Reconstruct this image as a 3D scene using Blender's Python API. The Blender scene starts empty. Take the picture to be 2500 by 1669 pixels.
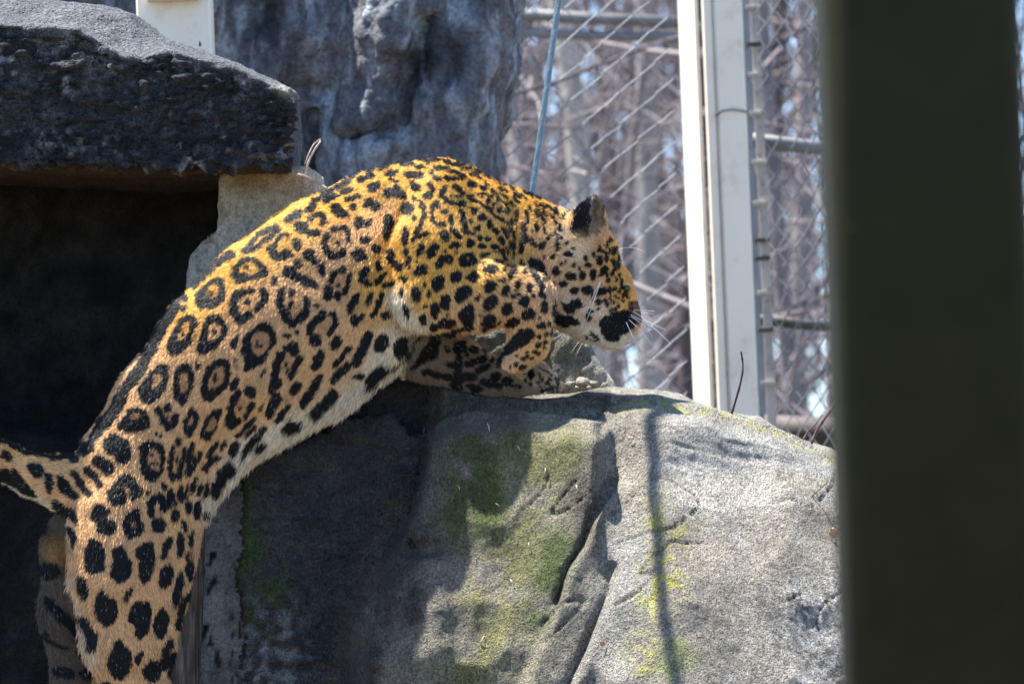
import bpy, math, random
import numpy as np
from mathutils import Vector, Matrix

# ------------------------------------------------------------------ camera, sky, sun, exposure
SC = bpy.context.scene
COL = SC.collection
S = 0.0008                       # metres per unit of the working grid (2500 units = 2 m at 10 m)
D0 = 10.0
PITCH, ROLL = math.radians(3.0), math.radians(-2.2)
CAM = np.array([0.0, 0.0, 1.55])
FW = np.array([0.0, math.cos(PITCH), math.sin(PITCH)])
ZP = np.array([0.0, -math.sin(PITCH), math.cos(PITCH)])
RT = np.array([math.cos(ROLL), 0, 0]) + ZP * math.sin(ROLL)
UPV = -np.array([math.sin(ROLL), 0, 0]) + ZP * math.cos(ROLL)
cd = bpy.data.cameras.new('camera')
cam = bpy.data.objects.new('camera', cd)
COL.objects.link(cam)
m = Matrix.Identity(4)
for i in range(3):
    m[i][0], m[i][1], m[i][2], m[i][3] = RT[i], UPV[i], -FW[i], CAM[i]
cam.matrix_world = m
cd.sensor_width = 36.0
cd.lens = 36.0 * D0 / (2500 * S)
cd.clip_start, cd.clip_end = 0.05, 3000.0
cd.dof.use_dof = True
cd.dof.focus_distance = D0 - 0.08
cd.dof.aperture_fstop = 7.2
SC.camera = cam

SUN = np.array([-0.39, 0.15, 1.0])
SUN = SUN / np.linalg.norm(SUN)
SUNW = RT * SUN[0] + FW * SUN[1] + UPV * SUN[2]
world = bpy.data.worlds.new('World')
SC.world = world
world.use_nodes = True
nt = world.node_tree
nt.nodes.clear()
sky = nt.nodes.new('ShaderNodeTexSky')
sky.sky_type = 'NISHITA'
sky.sun_disc = False
sky.dust_density = 0.0
sky.ozone_density = 3.0
sky.altitude = 3000.0
sky.sun_elevation = math.asin(SUNW[2])
sky.sun_rotation = math.atan2(SUNW[0], SUNW[1])
bgn = nt.nodes.new('ShaderNodeBackground')
bgn.inputs['Strength'].default_value = 0.107
wo = nt.nodes.new('ShaderNodeOutputWorld')
nt.links.new(sky.outputs[0], bgn.inputs[0])
nt.links.new(bgn.outputs[0], wo.inputs[0])
sd = bpy.data.lights.new('sun', 'SUN')
sd.energy = 4.8
sd.angle = math.radians(0.53)
sd.color = (1.0, 0.95, 0.86)
so = bpy.data.objects.new('sun', sd)
COL.objects.link(so)
so.rotation_mode = 'QUATERNION'
so.rotation_quaternion = Vector(SUNW).to_track_quat('Z', 'Y')
so.location = (-3, 8, 12)
SC.view_settings.view_transform = 'Standard'
SC.view_settings.look = 'None'
SC.view_settings.gamma = 1.0
SC.view_settings.use_curve_mapping = False
SC.view_settings.exposure = 1.98
SC.cycles.max_bounces = 6
SC.cycles.transparent_max_bounces = 8

rng = np.random.default_rng(7)
random.seed(7)

# ------------------------------------------------------------------ helpers
def W(U, V, Wd):
    """metric grid (units of S) -> world; W=0 is the jaguar's plane, 10 m from the camera"""
    U, V, Wd = np.broadcast_arrays(np.asarray(U, float), np.asarray(V, float), np.asarray(Wd, float))
    p = (CAM + FW * D0)[None] + np.stack([U - 1250, 834.5 - V, Wd], -1).reshape(-1, 3) @ np.stack([RT, UPV, FW]) * S
    return p.reshape(U.shape + (3,))

def sc_at(w):
    return 1 + np.asarray(w, float) * S / D0

def M(u, v, w):
    """a point seen at (u, v) and standing at depth w -> metric grid"""
    k = sc_at(w)
    return 1250 + (np.asarray(u, float) - 1250) * k, 834.5 + (np.asarray(v, float) - 834.5) * k, w

def PW(u, v, w):
    return W(*M(u, v, w))

def seen_uv(p):
    k = sc_at(p[:, 2])
    return 1250 + (p[:, 0] - 1250) / k, 834.5 + (p[:, 1] - 834.5) / k

def _hash(i, j, k, seed):
    h = (i.astype(np.uint32) * np.uint32(374761393) + j.astype(np.uint32) * np.uint32(668265263)
         + k.astype(np.uint32) * np.uint32(2147483647) + np.uint32(seed * 974711 % 4294967295))
    h = (h ^ (h >> np.uint32(13))) * np.uint32(1274126177)
    h = (h ^ (h >> np.uint32(16))) * np.uint32(2246822519)
    h = h ^ (h >> np.uint32(15))
    return h.astype(np.float32) / np.float32(2147483648.0) - 1.0

def vnoise(x, y, z, seed=0):
    x, y, z = [np.asarray(a, np.float32) for a in np.broadcast_arrays(x, y, z)]
    i, j, k = np.floor(x), np.floor(y), np.floor(z)
    fx, fy, fz = x - i, y - j, z - k
    fx, fy, fz = [f * f * (3 - 2 * f) for f in (fx, fy, fz)]
    i, j, k = [(a.astype(np.int64) & 0xffffffff) for a in (i, j, k)]
    def h(a, b, c):
        return _hash((i + a) & 0xffffffff, (j + b) & 0xffffffff, (k + c) & 0xffffffff, seed)
    x00 = h(0, 0, 0) * (1 - fx) + h(1, 0, 0) * fx
    x10 = h(0, 1, 0) * (1 - fx) + h(1, 1, 0) * fx
    x01 = h(0, 0, 1) * (1 - fx) + h(1, 0, 1) * fx
    x11 = h(0, 1, 1) * (1 - fx) + h(1, 1, 1) * fx
    return (x00 * (1 - fy) + x10 * fy) * (1 - fz) + (x01 * (1 - fy) + x11 * fy) * fz

def fbm(x, y, z, s, octv=4, seed=0, gain=0.5):
    r, a, f = 0, 1.0, 1.0 / s
    for o in range(octv):
        r = r + a * vnoise(x * f + 17.3 * o, y * f - 9.1 * o, z * f + 4.7 * o, seed + o)
        a *= gain
        f *= 2.03
    return r

def smin(a, b, k):
    h = np.clip(0.5 + 0.5 * (b - a) / k, 0, 1)
    return b * (1 - h) + a * h - k * h * (1 - h)

def smax(a, b, k):
    return -smin(-a, -b, k)

def sstep(a, b, x):
    t = np.clip((x - a) / (b - a), 0, 1)
    return t * t * (3 - 2 * t)

def ip(x, pts):
    p = np.array(pts, float)
    return np.interp(x, p[:, 0], p[:, 1])

def seg_dist(x, y, pts):
    """distance to a polyline in the plane"""
    d = np.full(np.broadcast(x, y).shape, 1e9)
    for (ax, ay), (bx, by) in zip(pts[:-1], pts[1:]):
        vx, vy = bx - ax, by - ay
        t = np.clip(((x - ax) * vx + (y - ay) * vy) / (vx * vx + vy * vy + 1e-9), 0, 1)
        d = np.minimum(d, np.hypot(x - ax - t * vx, y - ay - t * vy))
    return d

def surface_nets(Dg, org, step):
    ins = Dg < 0
    c = ins.astype(np.int8)
    s = (c[:-1, :-1, :-1] + c[1:, :-1, :-1] + c[:-1, 1:, :-1] + c[:-1, :-1, 1:]
         + c[1:, 1:, :-1] + c[1:, :-1, 1:] + c[:-1, 1:, 1:] + c[1:, 1:, 1:])
    act = (s > 0) & (s < 8)
    ijk = np.argwhere(act)
    idx = np.full(act.shape, -1, np.int64)
    idx[act] = np.arange(len(ijk))
    i, j, k = ijk.T
    cor = [(a, b, d) for a in (0, 1) for b in (0, 1) for d in (0, 1)]
    val = {o: Dg[i + o[0], j + o[1], k + o[2]] for o in cor}
    acc = np.zeros((len(ijk), 3))
    cnt = np.zeros(len(ijk))
    for o in cor:
        for ax in range(3):
            if o[ax] == 0:
                q = list(o); q[ax] = 1; q = tuple(q)
                a, b = val[o], val[q]
                cr = (a < 0) != (b < 0)
                t = np.where(cr, a / np.where(cr, a - b, 1), 0)
                pt = np.tile(np.array(o, float), (len(ijk), 1))
                pt[:, ax] = t
                acc += pt * cr[:, None]
                cnt += cr
    v = (ijk + acc / np.maximum(cnt, 1)[:, None]) * np.array(step) + np.array(org)
    faces = []
    for ax in range(3):
        n = np.array(Dg.shape)
        a = np.take(ins, range(0, n[ax] - 1), ax)
        b = np.take(ins, range(1, n[ax]), ax)
        for flip, ms in ((0, a & ~b), (1, ~a & b)):
            e = np.argwhere(ms)
            o1, o2 = (ax + 1) % 3, (ax + 2) % 3
            ok = (e[:, o1] > 0) & (e[:, o2] > 0) & (e[:, o1] < n[o1] - 1) & (e[:, o2] < n[o2] - 1)
            e = e[ok]
            q = []
            for d1, d2 in ((0, 0), (-1, 0), (-1, -1), (0, -1)):
                g = e.copy()
                g[:, o1] += d1
                g[:, o2] += d2
                q.append(idx[g[:, 0], g[:, 1], g[:, 2]])
            q = np.stack(q, 1)
            faces.append(q[:, ::-1] if flip else q)
    f = np.concatenate(faces)
    return v, f[(f >= 0).all(1)]

def relax(v, f, it=2, lam=0.5, mu=-0.52):
    e = np.concatenate([f[:, [0, 1]], f[:, [1, 2]], f[:, [2, 3]], f[:, [3, 0]]])
    e = np.concatenate([e, e[:, ::-1]])
    n = len(v)
    cnt = np.maximum(np.bincount(e[:, 0], minlength=n), 1)[:, None]
    for _ in range(it):
        for l in (lam, mu):
            av = np.stack([np.bincount(e[:, 0], v[e[:, 1], a], n) for a in range(3)], 1) / cnt
            v = v + l * (av - v)
    return v

def vnormals(v, f):
    a = np.cross(v[f[:, 2]] - v[f[:, 0]], v[f[:, 3]] - v[f[:, 1]])
    n = np.zeros_like(v)
    for c in range(4):
        for ax in range(3):
            n[:, ax] += np.bincount(f[:, c], a[:, ax], len(v))
    return n / np.maximum(np.linalg.norm(n, axis=1), 1e-12)[:, None]

def mesh_obj(name, v, f, mat, parent=None, col=None, smooth=True):
    me = bpy.data.meshes.new(name)
    v = np.asarray(v, np.float32)
    if isinstance(f, np.ndarray):
        k = f.shape[1]
        me.vertices.add(len(v)); me.vertices.foreach_set('co', v.ravel())
        me.loops.add(f.size); me.loops.foreach_set('vertex_index', f.astype(np.int32).ravel())
        me.polygons.add(len(f))
        me.polygons.foreach_set('loop_start', np.arange(0, f.size, k, dtype=np.int32))
        me.update(calc_edges=True)
    else:
        me.from_pydata(v.tolist(), [], f)
    if col is not None:
        c = np.ones((len(v), 4), np.float32)
        c[:, :3] = col
        at = me.color_attributes.new('Col', 'FLOAT_COLOR', 'POINT')
        at.data.foreach_set('color', c.ravel())
    me.polygons.foreach_set('use_smooth', np.full(len(me.polygons), smooth))
    me.materials.append(mat)
    o = bpy.data.objects.new(name, me)
    COL.objects.link(o)
    if parent is not None:
        o.parent = parent
    return o

def tag(o, label=None, cat=None, group=None, kind=None):
    if label: o['label'] = label
    if cat: o['category'] = cat
    if group: o['group'] = group
    if kind: o['kind'] = kind
    return o

def empty(name, label=None, cat=None, group=None, kind=None):
    o = bpy.data.objects.new(name, None)
    o.empty_display_size = 0.05
    COL.objects.link(o)
    return tag(o, label, cat, group, kind)

def set_base(root, p):
    """put an Empty at the base of its thing; its parts keep their place"""
    root.location = Vector(p)
    for ch in root.children:
        ch.matrix_parent_inverse = Matrix.Translation(-Vector(p))

class Tubes:
    def __init__(self): self.v, self.f, self.n = [], [], 0
    def add(self, pts, rad, sides=6, cap=True):
        pts = np.asarray(pts, float)
        n = len(pts)
        rad = np.broadcast_to(np.asarray(rad, float), (n,))
        t = np.gradient(pts, axis=0)
        t /= np.maximum(np.linalg.norm(t, axis=1), 1e-9)[:, None]
        up = np.array([0.13, 0.21, 0.97]) if abs(t[0] @ np.array([0.13, 0.21, 0.97])) < 0.9 else np.array([1.0, 0.1, 0])
        a = np.cross(t, up); a /= np.maximum(np.linalg.norm(a, axis=1), 1e-9)[:, None]
        b = np.cross(t, a)
        th = np.arange(sides) / sides * 2 * math.pi
        ring = pts[:, None] + rad[:, None, None] * (np.cos(th)[None, :, None] * a[:, None] + np.sin(th)[None, :, None] * b[:, None])
        base = self.n
        self.v.append(ring.reshape(-1, 3))
        for i in range(n - 1):
            for s in range(sides):
                s2 = (s + 1) % sides
                self.f.append((base + i * sides + s, base + i * sides + s2, base + (i + 1) * sides + s2, base + (i + 1) * sides + s))
        self.n += n * sides
        if cap:
            self.f.append(tuple(base + s for s in range(sides))[::-1])
            self.f.append(tuple(base + (n - 1) * sides + s for s in range(sides)))
        return self
    def build(self, name, mat, parent=None, smooth=True):
        return mesh_obj(name, np.concatenate(self.v), self.f, mat, parent, smooth=smooth)

class Boxes:
    """axis boxes in the metric grid, each with slightly broken edges"""
    def __init__(self): self.v, self.f, self.n = [], [], 0
    def prism(self, c0, c1, hx, hd, ax, dp, ch=0.12):
        """octagon-edged bar from world point c0 to c1; half sizes hx along ax, hd along dp"""
        c0, c1, ax, dp = [np.asarray(a, float) for a in (c0, c1, ax, dp)]
        k = min(hx, hd) * ch
        sec = [(-hx + k, -hd), (hx - k, -hd), (hx, -hd + k), (hx, hd - k), (hx - k, hd), (-hx + k, hd), (-hx, hd - k), (-hx, -hd + k)]
        b = self.n
        for c in (c0, c1):
            self.v.append(np.array([c + ax * x + dp * y for x, y in sec]))
        for s in range(8):
            s2 = (s + 1) % 8
            self.f.append((b + s, b + s2, b + 8 + s2, b + 8 + s))
        self.f.append(tuple(b + s for s in range(8))[::-1])
        self.f.append(tuple(b + 8 + s for s in range(8)))
        self.n += 16
        return self
    build = Tubes.build

# ------------------------------------------------------------------ materials
def new_mat(name):
    mt = bpy.data.materials.new(name)
    mt.use_nodes = True
    n = mt.node_tree.nodes
    return mt, n, mt.node_tree.links, n['Principled BSDF']

def rgb(c): return (c[0], c[1], c[2], 1.0)

def noise_node(n, l, scale, detail=4.0, rough=0.6, vec=None):
    t = n.new('ShaderNodeTexNoise')
    t.inputs['Scale'].default_value = scale
    t.inputs['Detail'].default_value = detail
    t.inputs['Roughness'].default_value = rough
    if vec is not None: l.new(vec, t.inputs['Vector'])
    return t

def ramp(n, l, src, stops):
    r = n.new('ShaderNodeValToRGB')
    e = r.color_ramp.elements
    e[0].position, e[0].color = stops[0][0], rgb(stops[0][1])
    e[1].position, e[1].color = stops[-1][0], rgb(stops[-1][1])
    for p, c in stops[1:-1]:
        k = e.new(p); k.color = rgb(c)
    l.new(src, r.inputs[0])
    return r

def mul(n, l, a, b, fac=1.0, mode='MULTIPLY'):
    x = n.new('ShaderNodeMix')
    x.data_type = 'RGBA'
    x.blend_type = mode
    x.inputs[0].default_value = fac
    for s, k in ((a, 6), (b, 7)):
        if isinstance(s, tuple): x.inputs[k].default_value = s
        else: l.new(s, x.inputs[k])
    return x.outputs[2]

def rock_mat(name, grain=220.0, pit=60.0, bump=0.5, dist=0.006, lo=0.55, hi=1.5, stretch=(1, 1, 1), rough=0.9, spec=0.25, pits=0.5):
    mt, n, l, b = new_mat(name)
    tc = n.new('ShaderNodeTexCoord')
    mp = n.new('ShaderNodeMapping')
    mp.inputs['Scale'].default_value = stretch
    l.new(tc.outputs['Object'], mp.inputs['Vector'])
    at = n.new('ShaderNodeAttribute'); at.attribute_name = 'Col'
    n1 = noise_node(n, l, grain, 3, 0.7, mp.outputs[0])
    n2 = noise_node(n, l, pit, 5, 0.65, mp.outputs[0])
    n3 = noise_node(n, l, 9.0, 4, 0.6, tc.outputs['Object'])
    g1 = ramp(n, l, n1.outputs[0], [(0.3, (lo,) * 3), (0.7, (hi,) * 3)])
    g2 = ramp(n, l, n2.outputs[0], [(0.3, (0.6, 0.6, 0.62)), (0.52, (1, 1, 1)), (0.72, (1.25, 1.22, 1.15))])
    g3 = ramp(n, l, n3.outputs[0], [(0.3, (0.8, 0.79, 0.78)), (0.7, (1.15, 1.15, 1.1))])
    c = mul(n, l, mul(n, l, mul(n, l, at.outputs['Color'], g1.outputs[0]), g2.outputs[0]), g3.outputs[0])
    l.new(c, b.inputs['Base Color'])
    b.inputs['Roughness'].default_value = rough
    b.inputs['Specular IOR Level'].default_value = spec
    vo = n.new('ShaderNodeTexVoronoi')
    vo.inputs['Scale'].default_value = pit * 1.6
    l.new(mp.outputs[0], vo.inputs['Vector'])
    pr = ramp(n, l, vo.outputs['Distance'], [(0.05, (0, 0, 0)), (0.35, (1, 1, 1))])
    ad = n.new('ShaderNodeMath'); ad.operation = 'MULTIPLY_ADD'
    l.new(n1.outputs[0], ad.inputs[0]); ad.inputs[1].default_value = 0.7
    l.new(n2.outputs[0], ad.inputs[2])
    ad2 = n.new('ShaderNodeMath'); ad2.operation = 'MULTIPLY_ADD'
    l.new(pr.outputs[0], ad2.inputs[0]); ad2.inputs[1].default_value = pits
    l.new(ad.outputs[0], ad2.inputs[2])
    bp = n.new('ShaderNodeBump')
    bp.inputs['Strength'].default_value = bump
    bp.inputs['Distance'].default_value = dist
    l.new(ad2.outputs[0], bp.inputs['Height'])
    l.new(bp.outputs[0], b.inputs['Normal'])
    return mt

def paint_mat(name, c, rough=0.5, var=0.12, scale=8.0, bump=0.08, dirt=None):
    mt, n, l, b = new_mat(name)
    tc = n.new('ShaderNodeTexCoord')
    n1 = noise_node(n, l, scale, 6, 0.65, tc.outputs['Object'])
    g = ramp(n, l, n1.outputs[0], [(0.3, (1 - var,) * 3), (0.7, (1 + var,) * 3)])
    cc = mul(n, l, rgb(c), g.outputs[0])
    if dirt:
        n2 = noise_node(n, l, scale * 4, 6, 0.7, tc.outputs['Object'])
        g2 = ramp(n, l, n2.outputs[0], [(0.32, dirt), (0.46, (1, 1, 1))])
        cc = mul(n, l, cc, g2.outputs[0])
    l.new(cc, b.inputs['Base Color'])
    b.inputs['Roughness'].default_value = rough
    bp = n.new('ShaderNodeBump'); bp.inputs['Strength'].default_value = bump; bp.inputs['Distance'].default_value = 0.003
    l.new(n1.outputs[0], bp.inputs['Height']); l.new(bp.outputs[0], b.inputs['Normal'])
    return mt

def bark_mat(name, c, c2, scale=14.0):
    mt, n, l, b = new_mat(name)
    tc = n.new('ShaderNodeTexCoord')
    mp = n.new('ShaderNodeMapping'); mp.inputs['Scale'].default_value = (1, 1, 0.25)
    l.new(tc.outputs['Object'], mp.inputs['Vector'])
    n1 = noise_node(n, l, scale, 5, 0.65, mp.outputs[0])
    oi = n.new('ShaderNodeObjectInfo')
    g = ramp(n, l, n1.outputs[0], [(0.32, c2), (0.68, c)])
    g2 = ramp(n, l, oi.outputs['Random'], [(0.0, (0.7, 0.68, 0.7)), (1.0, (1.25, 1.2, 1.15))])
    l.new(mul(n, l, g.outputs[0], g2.outputs[0]), b.inputs['Base Color'])
    b.inputs['Roughness'].default_value = 0.85
    bp = n.new('ShaderNodeBump'); bp.inputs['Strength'].default_value = 0.5; bp.inputs['Distance'].default_value = 0.01
    l.new(n1.outputs[0], bp.inputs['Height']); l.new(bp.outputs[0], b.inputs['Normal'])
    return mt
# ------------------------------------------------------------------ ground
def build_ground():
    gz = W(1250, 2062, 0)[2]
    xs = np.concatenate([-np.geomspace(900, 3, 26), np.linspace(-2.8, 2.8, 57), np.geomspace(3, 900, 26)])
    ys = np.concatenate([-np.geomspace(60, 1, 8), np.linspace(0, 14, 71), np.geomspace(14.5, 1800, 40)])
    X, Y = np.meshgrid(xs, ys, indexing='ij')
    mound = sstep(5.5, 8.2, Y)
    Z = gz * mound + (fbm(X, Y, 0 * X, 2.2, 3, 5) * .05 + fbm(X, Y, 0 * X, .3, 2, 6) * .012) * (np.abs(X) < 60) - sstep(11.5, 30, Y) * 1.2 - sstep(60, 1500, Y) * 10
    n1, n2 = X.shape
    v = np.stack([X, Y, Z], -1).reshape(-1, 3)
    i, j = np.meshgrid(range(n1 - 1), range(n2 - 1), indexing='ij')
    a = (i * n2 + j).ravel()
    f = np.stack([a, a + n2, a + n2 + 1, a + 1], 1)
    col = np.array([.10, .075, .05]) * (1 + .25 * fbm(v[:, 0], v[:, 1], 0 * v[:, 0], .5, 3, 8))[:, None]
    o = mesh_obj('ground', v, f, rock_mat('leaf_litter_soil', 60, 18, .6, .02), None, col)
    tag(o, kind='structure')
    return gz
GZ = build_ground()

def rock_mesh(fn, lo, hi, st):
    st = np.array([st] * 3, float) if np.isscalar(st) else np.array(st, float)
    lo, hi = np.array(lo, float), np.array(hi, float)
    n = ((hi - lo) / st).astype(int) + 1
    ax = [lo[a] + st[a] * np.arange(n[a]) for a in range(3)]
    X, Y, Z = ax[0][:, None, None], ax[1][None, :, None], ax[2][None, None, :]
    Dg = np.broadcast_to(fn(X, Y, Z), n).astype(np.float32).copy()
    for a in range(3):
        s = [slice(None)] * 3
        s[a] = 0; Dg[tuple(s)] = np.maximum(Dg[tuple(s)], 1)
        s[a] = -1; Dg[tuple(s)] = np.maximum(Dg[tuple(s)], 1)
    v, f = surface_nets(Dg, lo, st)
    return relax(v, f, 1), f

def disp(v, f, d):
    return v + vnormals(v, f) * d[:, None]

def gmix(c, new, a):
    return c * (1 - a[:, None]) + np.array(new) * a[:, None]

def blob(u, v, pts, r):
    if len(pts) == 1: d = np.hypot(u - pts[0][0], v - pts[0][1])
    else: d = seg_dist(u, v, pts)
    return np.exp(-(d / r) ** 2)

# ------------------------------------------------------------------ the boulder the jaguar climbs
TOPF = [(560, 1150), (650, 1112), (750, 1068), (850, 1024), (950, 1004), (1000, 1060), (1040, 1060), (1090, 1027), (1140, 1008), (1215, 1003), (1310, 1016), (1400, 1034), (1462, 1036), (1486, 1006), (1515, 994), (1584, 984), (1668, 986), (1733, 1000), (1783, 1026), (1859, 1046), (1916, 1063), (1955, 1080), (2012, 1106), (2046, 1124), (2200, 1200), (2420, 1330)]
TOPA = [(560, 985), (700, 940), (850, 915), (950, 912), (1010, 922), (1065, 940), (1122, 956), (1200, 966), (1310, 968), (1400, 962), (1480, 954), (1600, 964), (1670, 976), (1700, 990), (1783, 1012), (1859, 1030), (1916, 1049), (1955, 1066), (2012, 1092), (2046, 1110), (2200, 1186), (2420, 1320)]
ULEFT = [(900, 1062), (1058, 1055), (1121, 1040), (1194, 1021), (1243, 1011), (1300, 990), (1332, 972), (1366, 942), (1415, 913), (1479, 883), (1533, 864), (1587, 866), (1669, 872), (2100, 880)]
G1 = [(1510, 1110), (1494, 1165), (1462, 1207), (1435, 1262), (1421, 1312), (1384, 1372), (1357, 1450), (1329, 1509), (1283, 1629), (1260, 1690), (1150, 2060)]
G2 = [(1520, 1180), (1499, 1262), (1485, 1363), (1480, 1427), (1439, 1523), (1375, 1669), (1330, 1760), (1200, 2060)]
LIP = [(960, 1316), (990, 1345), (1040, 1341), (1089, 1338), (1125, 1352), (1180, 1390)]
CRACK = [(1055, 1069), (1040, 1121), (1021, 1194), (1011, 1243), (999, 1285), (1012, 1325)]
def invx(v, pts):
    p = np.array([(b, a) for a, b in pts], float)
    return np.interp(v, p[:, 0], p[:, 1])
def boulder_fn(U, V, Wd):
    u = U[:, 0, 0][:, None]; v = V[0, :, 0][None, :]
    tf, ta = ip(u, TOPF), ip(u, TOPA)
    left = v * 0 + u < ip(v, ULEFT)
    ul = ip(v, ULEFT)
    # right of the step: the front block
    dv = v - tf
    rr = sstep(1440, 1500, u)
    ub = ip(v, [(900, 1310), (1095, 1250), (1560, 1135), (1669, 1165), (2070, 1250)])
    fb = -264 - 0.19 * (v - 1095)
    e = u - ub
    front = fb - np.where(e < 0, .42 * np.maximum(e, -190), .46 * np.minimum(e, 200) + .15 * np.maximum(e - 200, 0) - 8 * np.sin(e / 40.0) * np.exp(-(e / 160) ** 2))
    front = front + 70 * (1 - sstep(-6, 44, dv)) * sstep(1000, 1100, u)
    roll = ip(u, [(1480, -120), (1600, -112), (1760, -70), (2046, 0), (2300, 20)]) - 78 * sstep(-10, 44, dv) - ip(u, [(1500, .62), (1700, .66)]) * np.maximum(dv - 10, 0)
    Fr = front * (1 - rr) + roll * rr
    # strata hollow and the pale shelf under it on the right
    m = sstep(1560, 1640, u)
    vs = 1168 + 34 * np.sin((u - 1600) / 75.0) * sstep(1650, 1800, u) + .02 * (u - 1600)
    Fr = Fr + m * (0 * np.exp(-((v - vs + 34) / 38) ** 2) - 20 * sstep(vs - 60, vs + 60, v))
    Fr = Fr + 16 * np.exp(-((u - 1845) / 70) ** 2 - ((v - 1190) / 46) ** 2)
    Fr = Fr + 2.5 * np.sin((v - .22 * u) / 11.0) * np.exp(-((v - 1105) / 50) ** 2) * m
    # three facets parted by two clefts
    s1 = sstep(-14, 16, u - invx(v, G1)); s2 = sstep(-18, 20, u - invx(v, G2))
    on1, on2 = sstep(1110, 1200, v), sstep(1240, 1420, v)
    Fr = Fr - 26 * s1 * on1 - 34 * s2 * on2
    Fr = Fr + 34 * np.exp(-(seg_dist(u, v, G1[:7]) / 7) ** 2) * sstep(1120, 1190, v) + 30 * np.exp(-(seg_dist(u, v, G2[2:]) / 10) ** 2)
    Fr = Fr - 0.10 * np.maximum(u - 1700, 0) * 0 + 0.16 * np.maximum(u - 1900, 0)
    nr = np.exp(-((u - (1592 + .11 * (v - 1050))) / 60) ** 2) * sstep(1000, 1060, v)
    Fr = Fr - 20 * nr
    # ledge line on the shaded block
    lipd = ip(u, LIP)
    Fr = Fr - 26 * sstep(-12, 12, v - lipd) * sstep(935, 975, u) * (1 - sstep(1060, 1130, u))
    Fr = Fr + 18 * np.exp(-((v - lipd + 14) / 12) ** 2) * sstep(960, 990, u) * (1 - sstep(1060, 1130, u))
    # left of the step: the old dark rock face set back
    Fl = 42 - 0.16 * (v - 1000) + 46 * np.exp(-((v - 1062) / 22) ** 2 - ((u - 640) / 110) ** 2) + 16 * np.sin(u / 60.0)
    k = 1 - sstep(1300, 1400, v)
    wd = 10 * k + 46 * (1 - k)
    t = sstep(-wd, wd, u - ul)
    Fm = Fl * (1 - t) + Fr * t
    Fm = Fm + 40 * np.exp(-(seg_dist(u, v, CRACK) / 8) ** 2) - 20 * np.exp(-((u - ul + 4) / 20) ** 2) * (1 - k) + 26 * np.exp(-((u - ul - 34) / 13) ** 2) * (1 - k)
    d = (Fm[:, :, None] - Wd) * .92
    d = smax(d, tf[:, :, None] - V + 0.05 * Wd, 8)
    # the ledge behind it, where the forepaws stand
    w2 = 14 + 10 * np.sin(u / 90.0) + 116 * (1 - sstep(1010, 1090, u)) - 30 * sstep(1480, 1600, u) * (1 - sstep(1690, 1760, u))
    up = smax(w2[:, :, None] - Wd, ta[:, :, None] - V - .03 * (Wd - 60), 8)
    lean = -.10 * sstep(1380, 1560, u)[:, :, None] * np.maximum(Wd - 90, 0)
    up = smax(up, ta[:, :, None] - V + lean, 10)
    d = smin(d, up, 8)
    d = smax(d, 594 + 8 * np.sin(V / 47.0) + 5 * np.sin(V / 19.0) - U, 10)
    d = smax(d, Wd - 320, 20)
    return d

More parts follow.
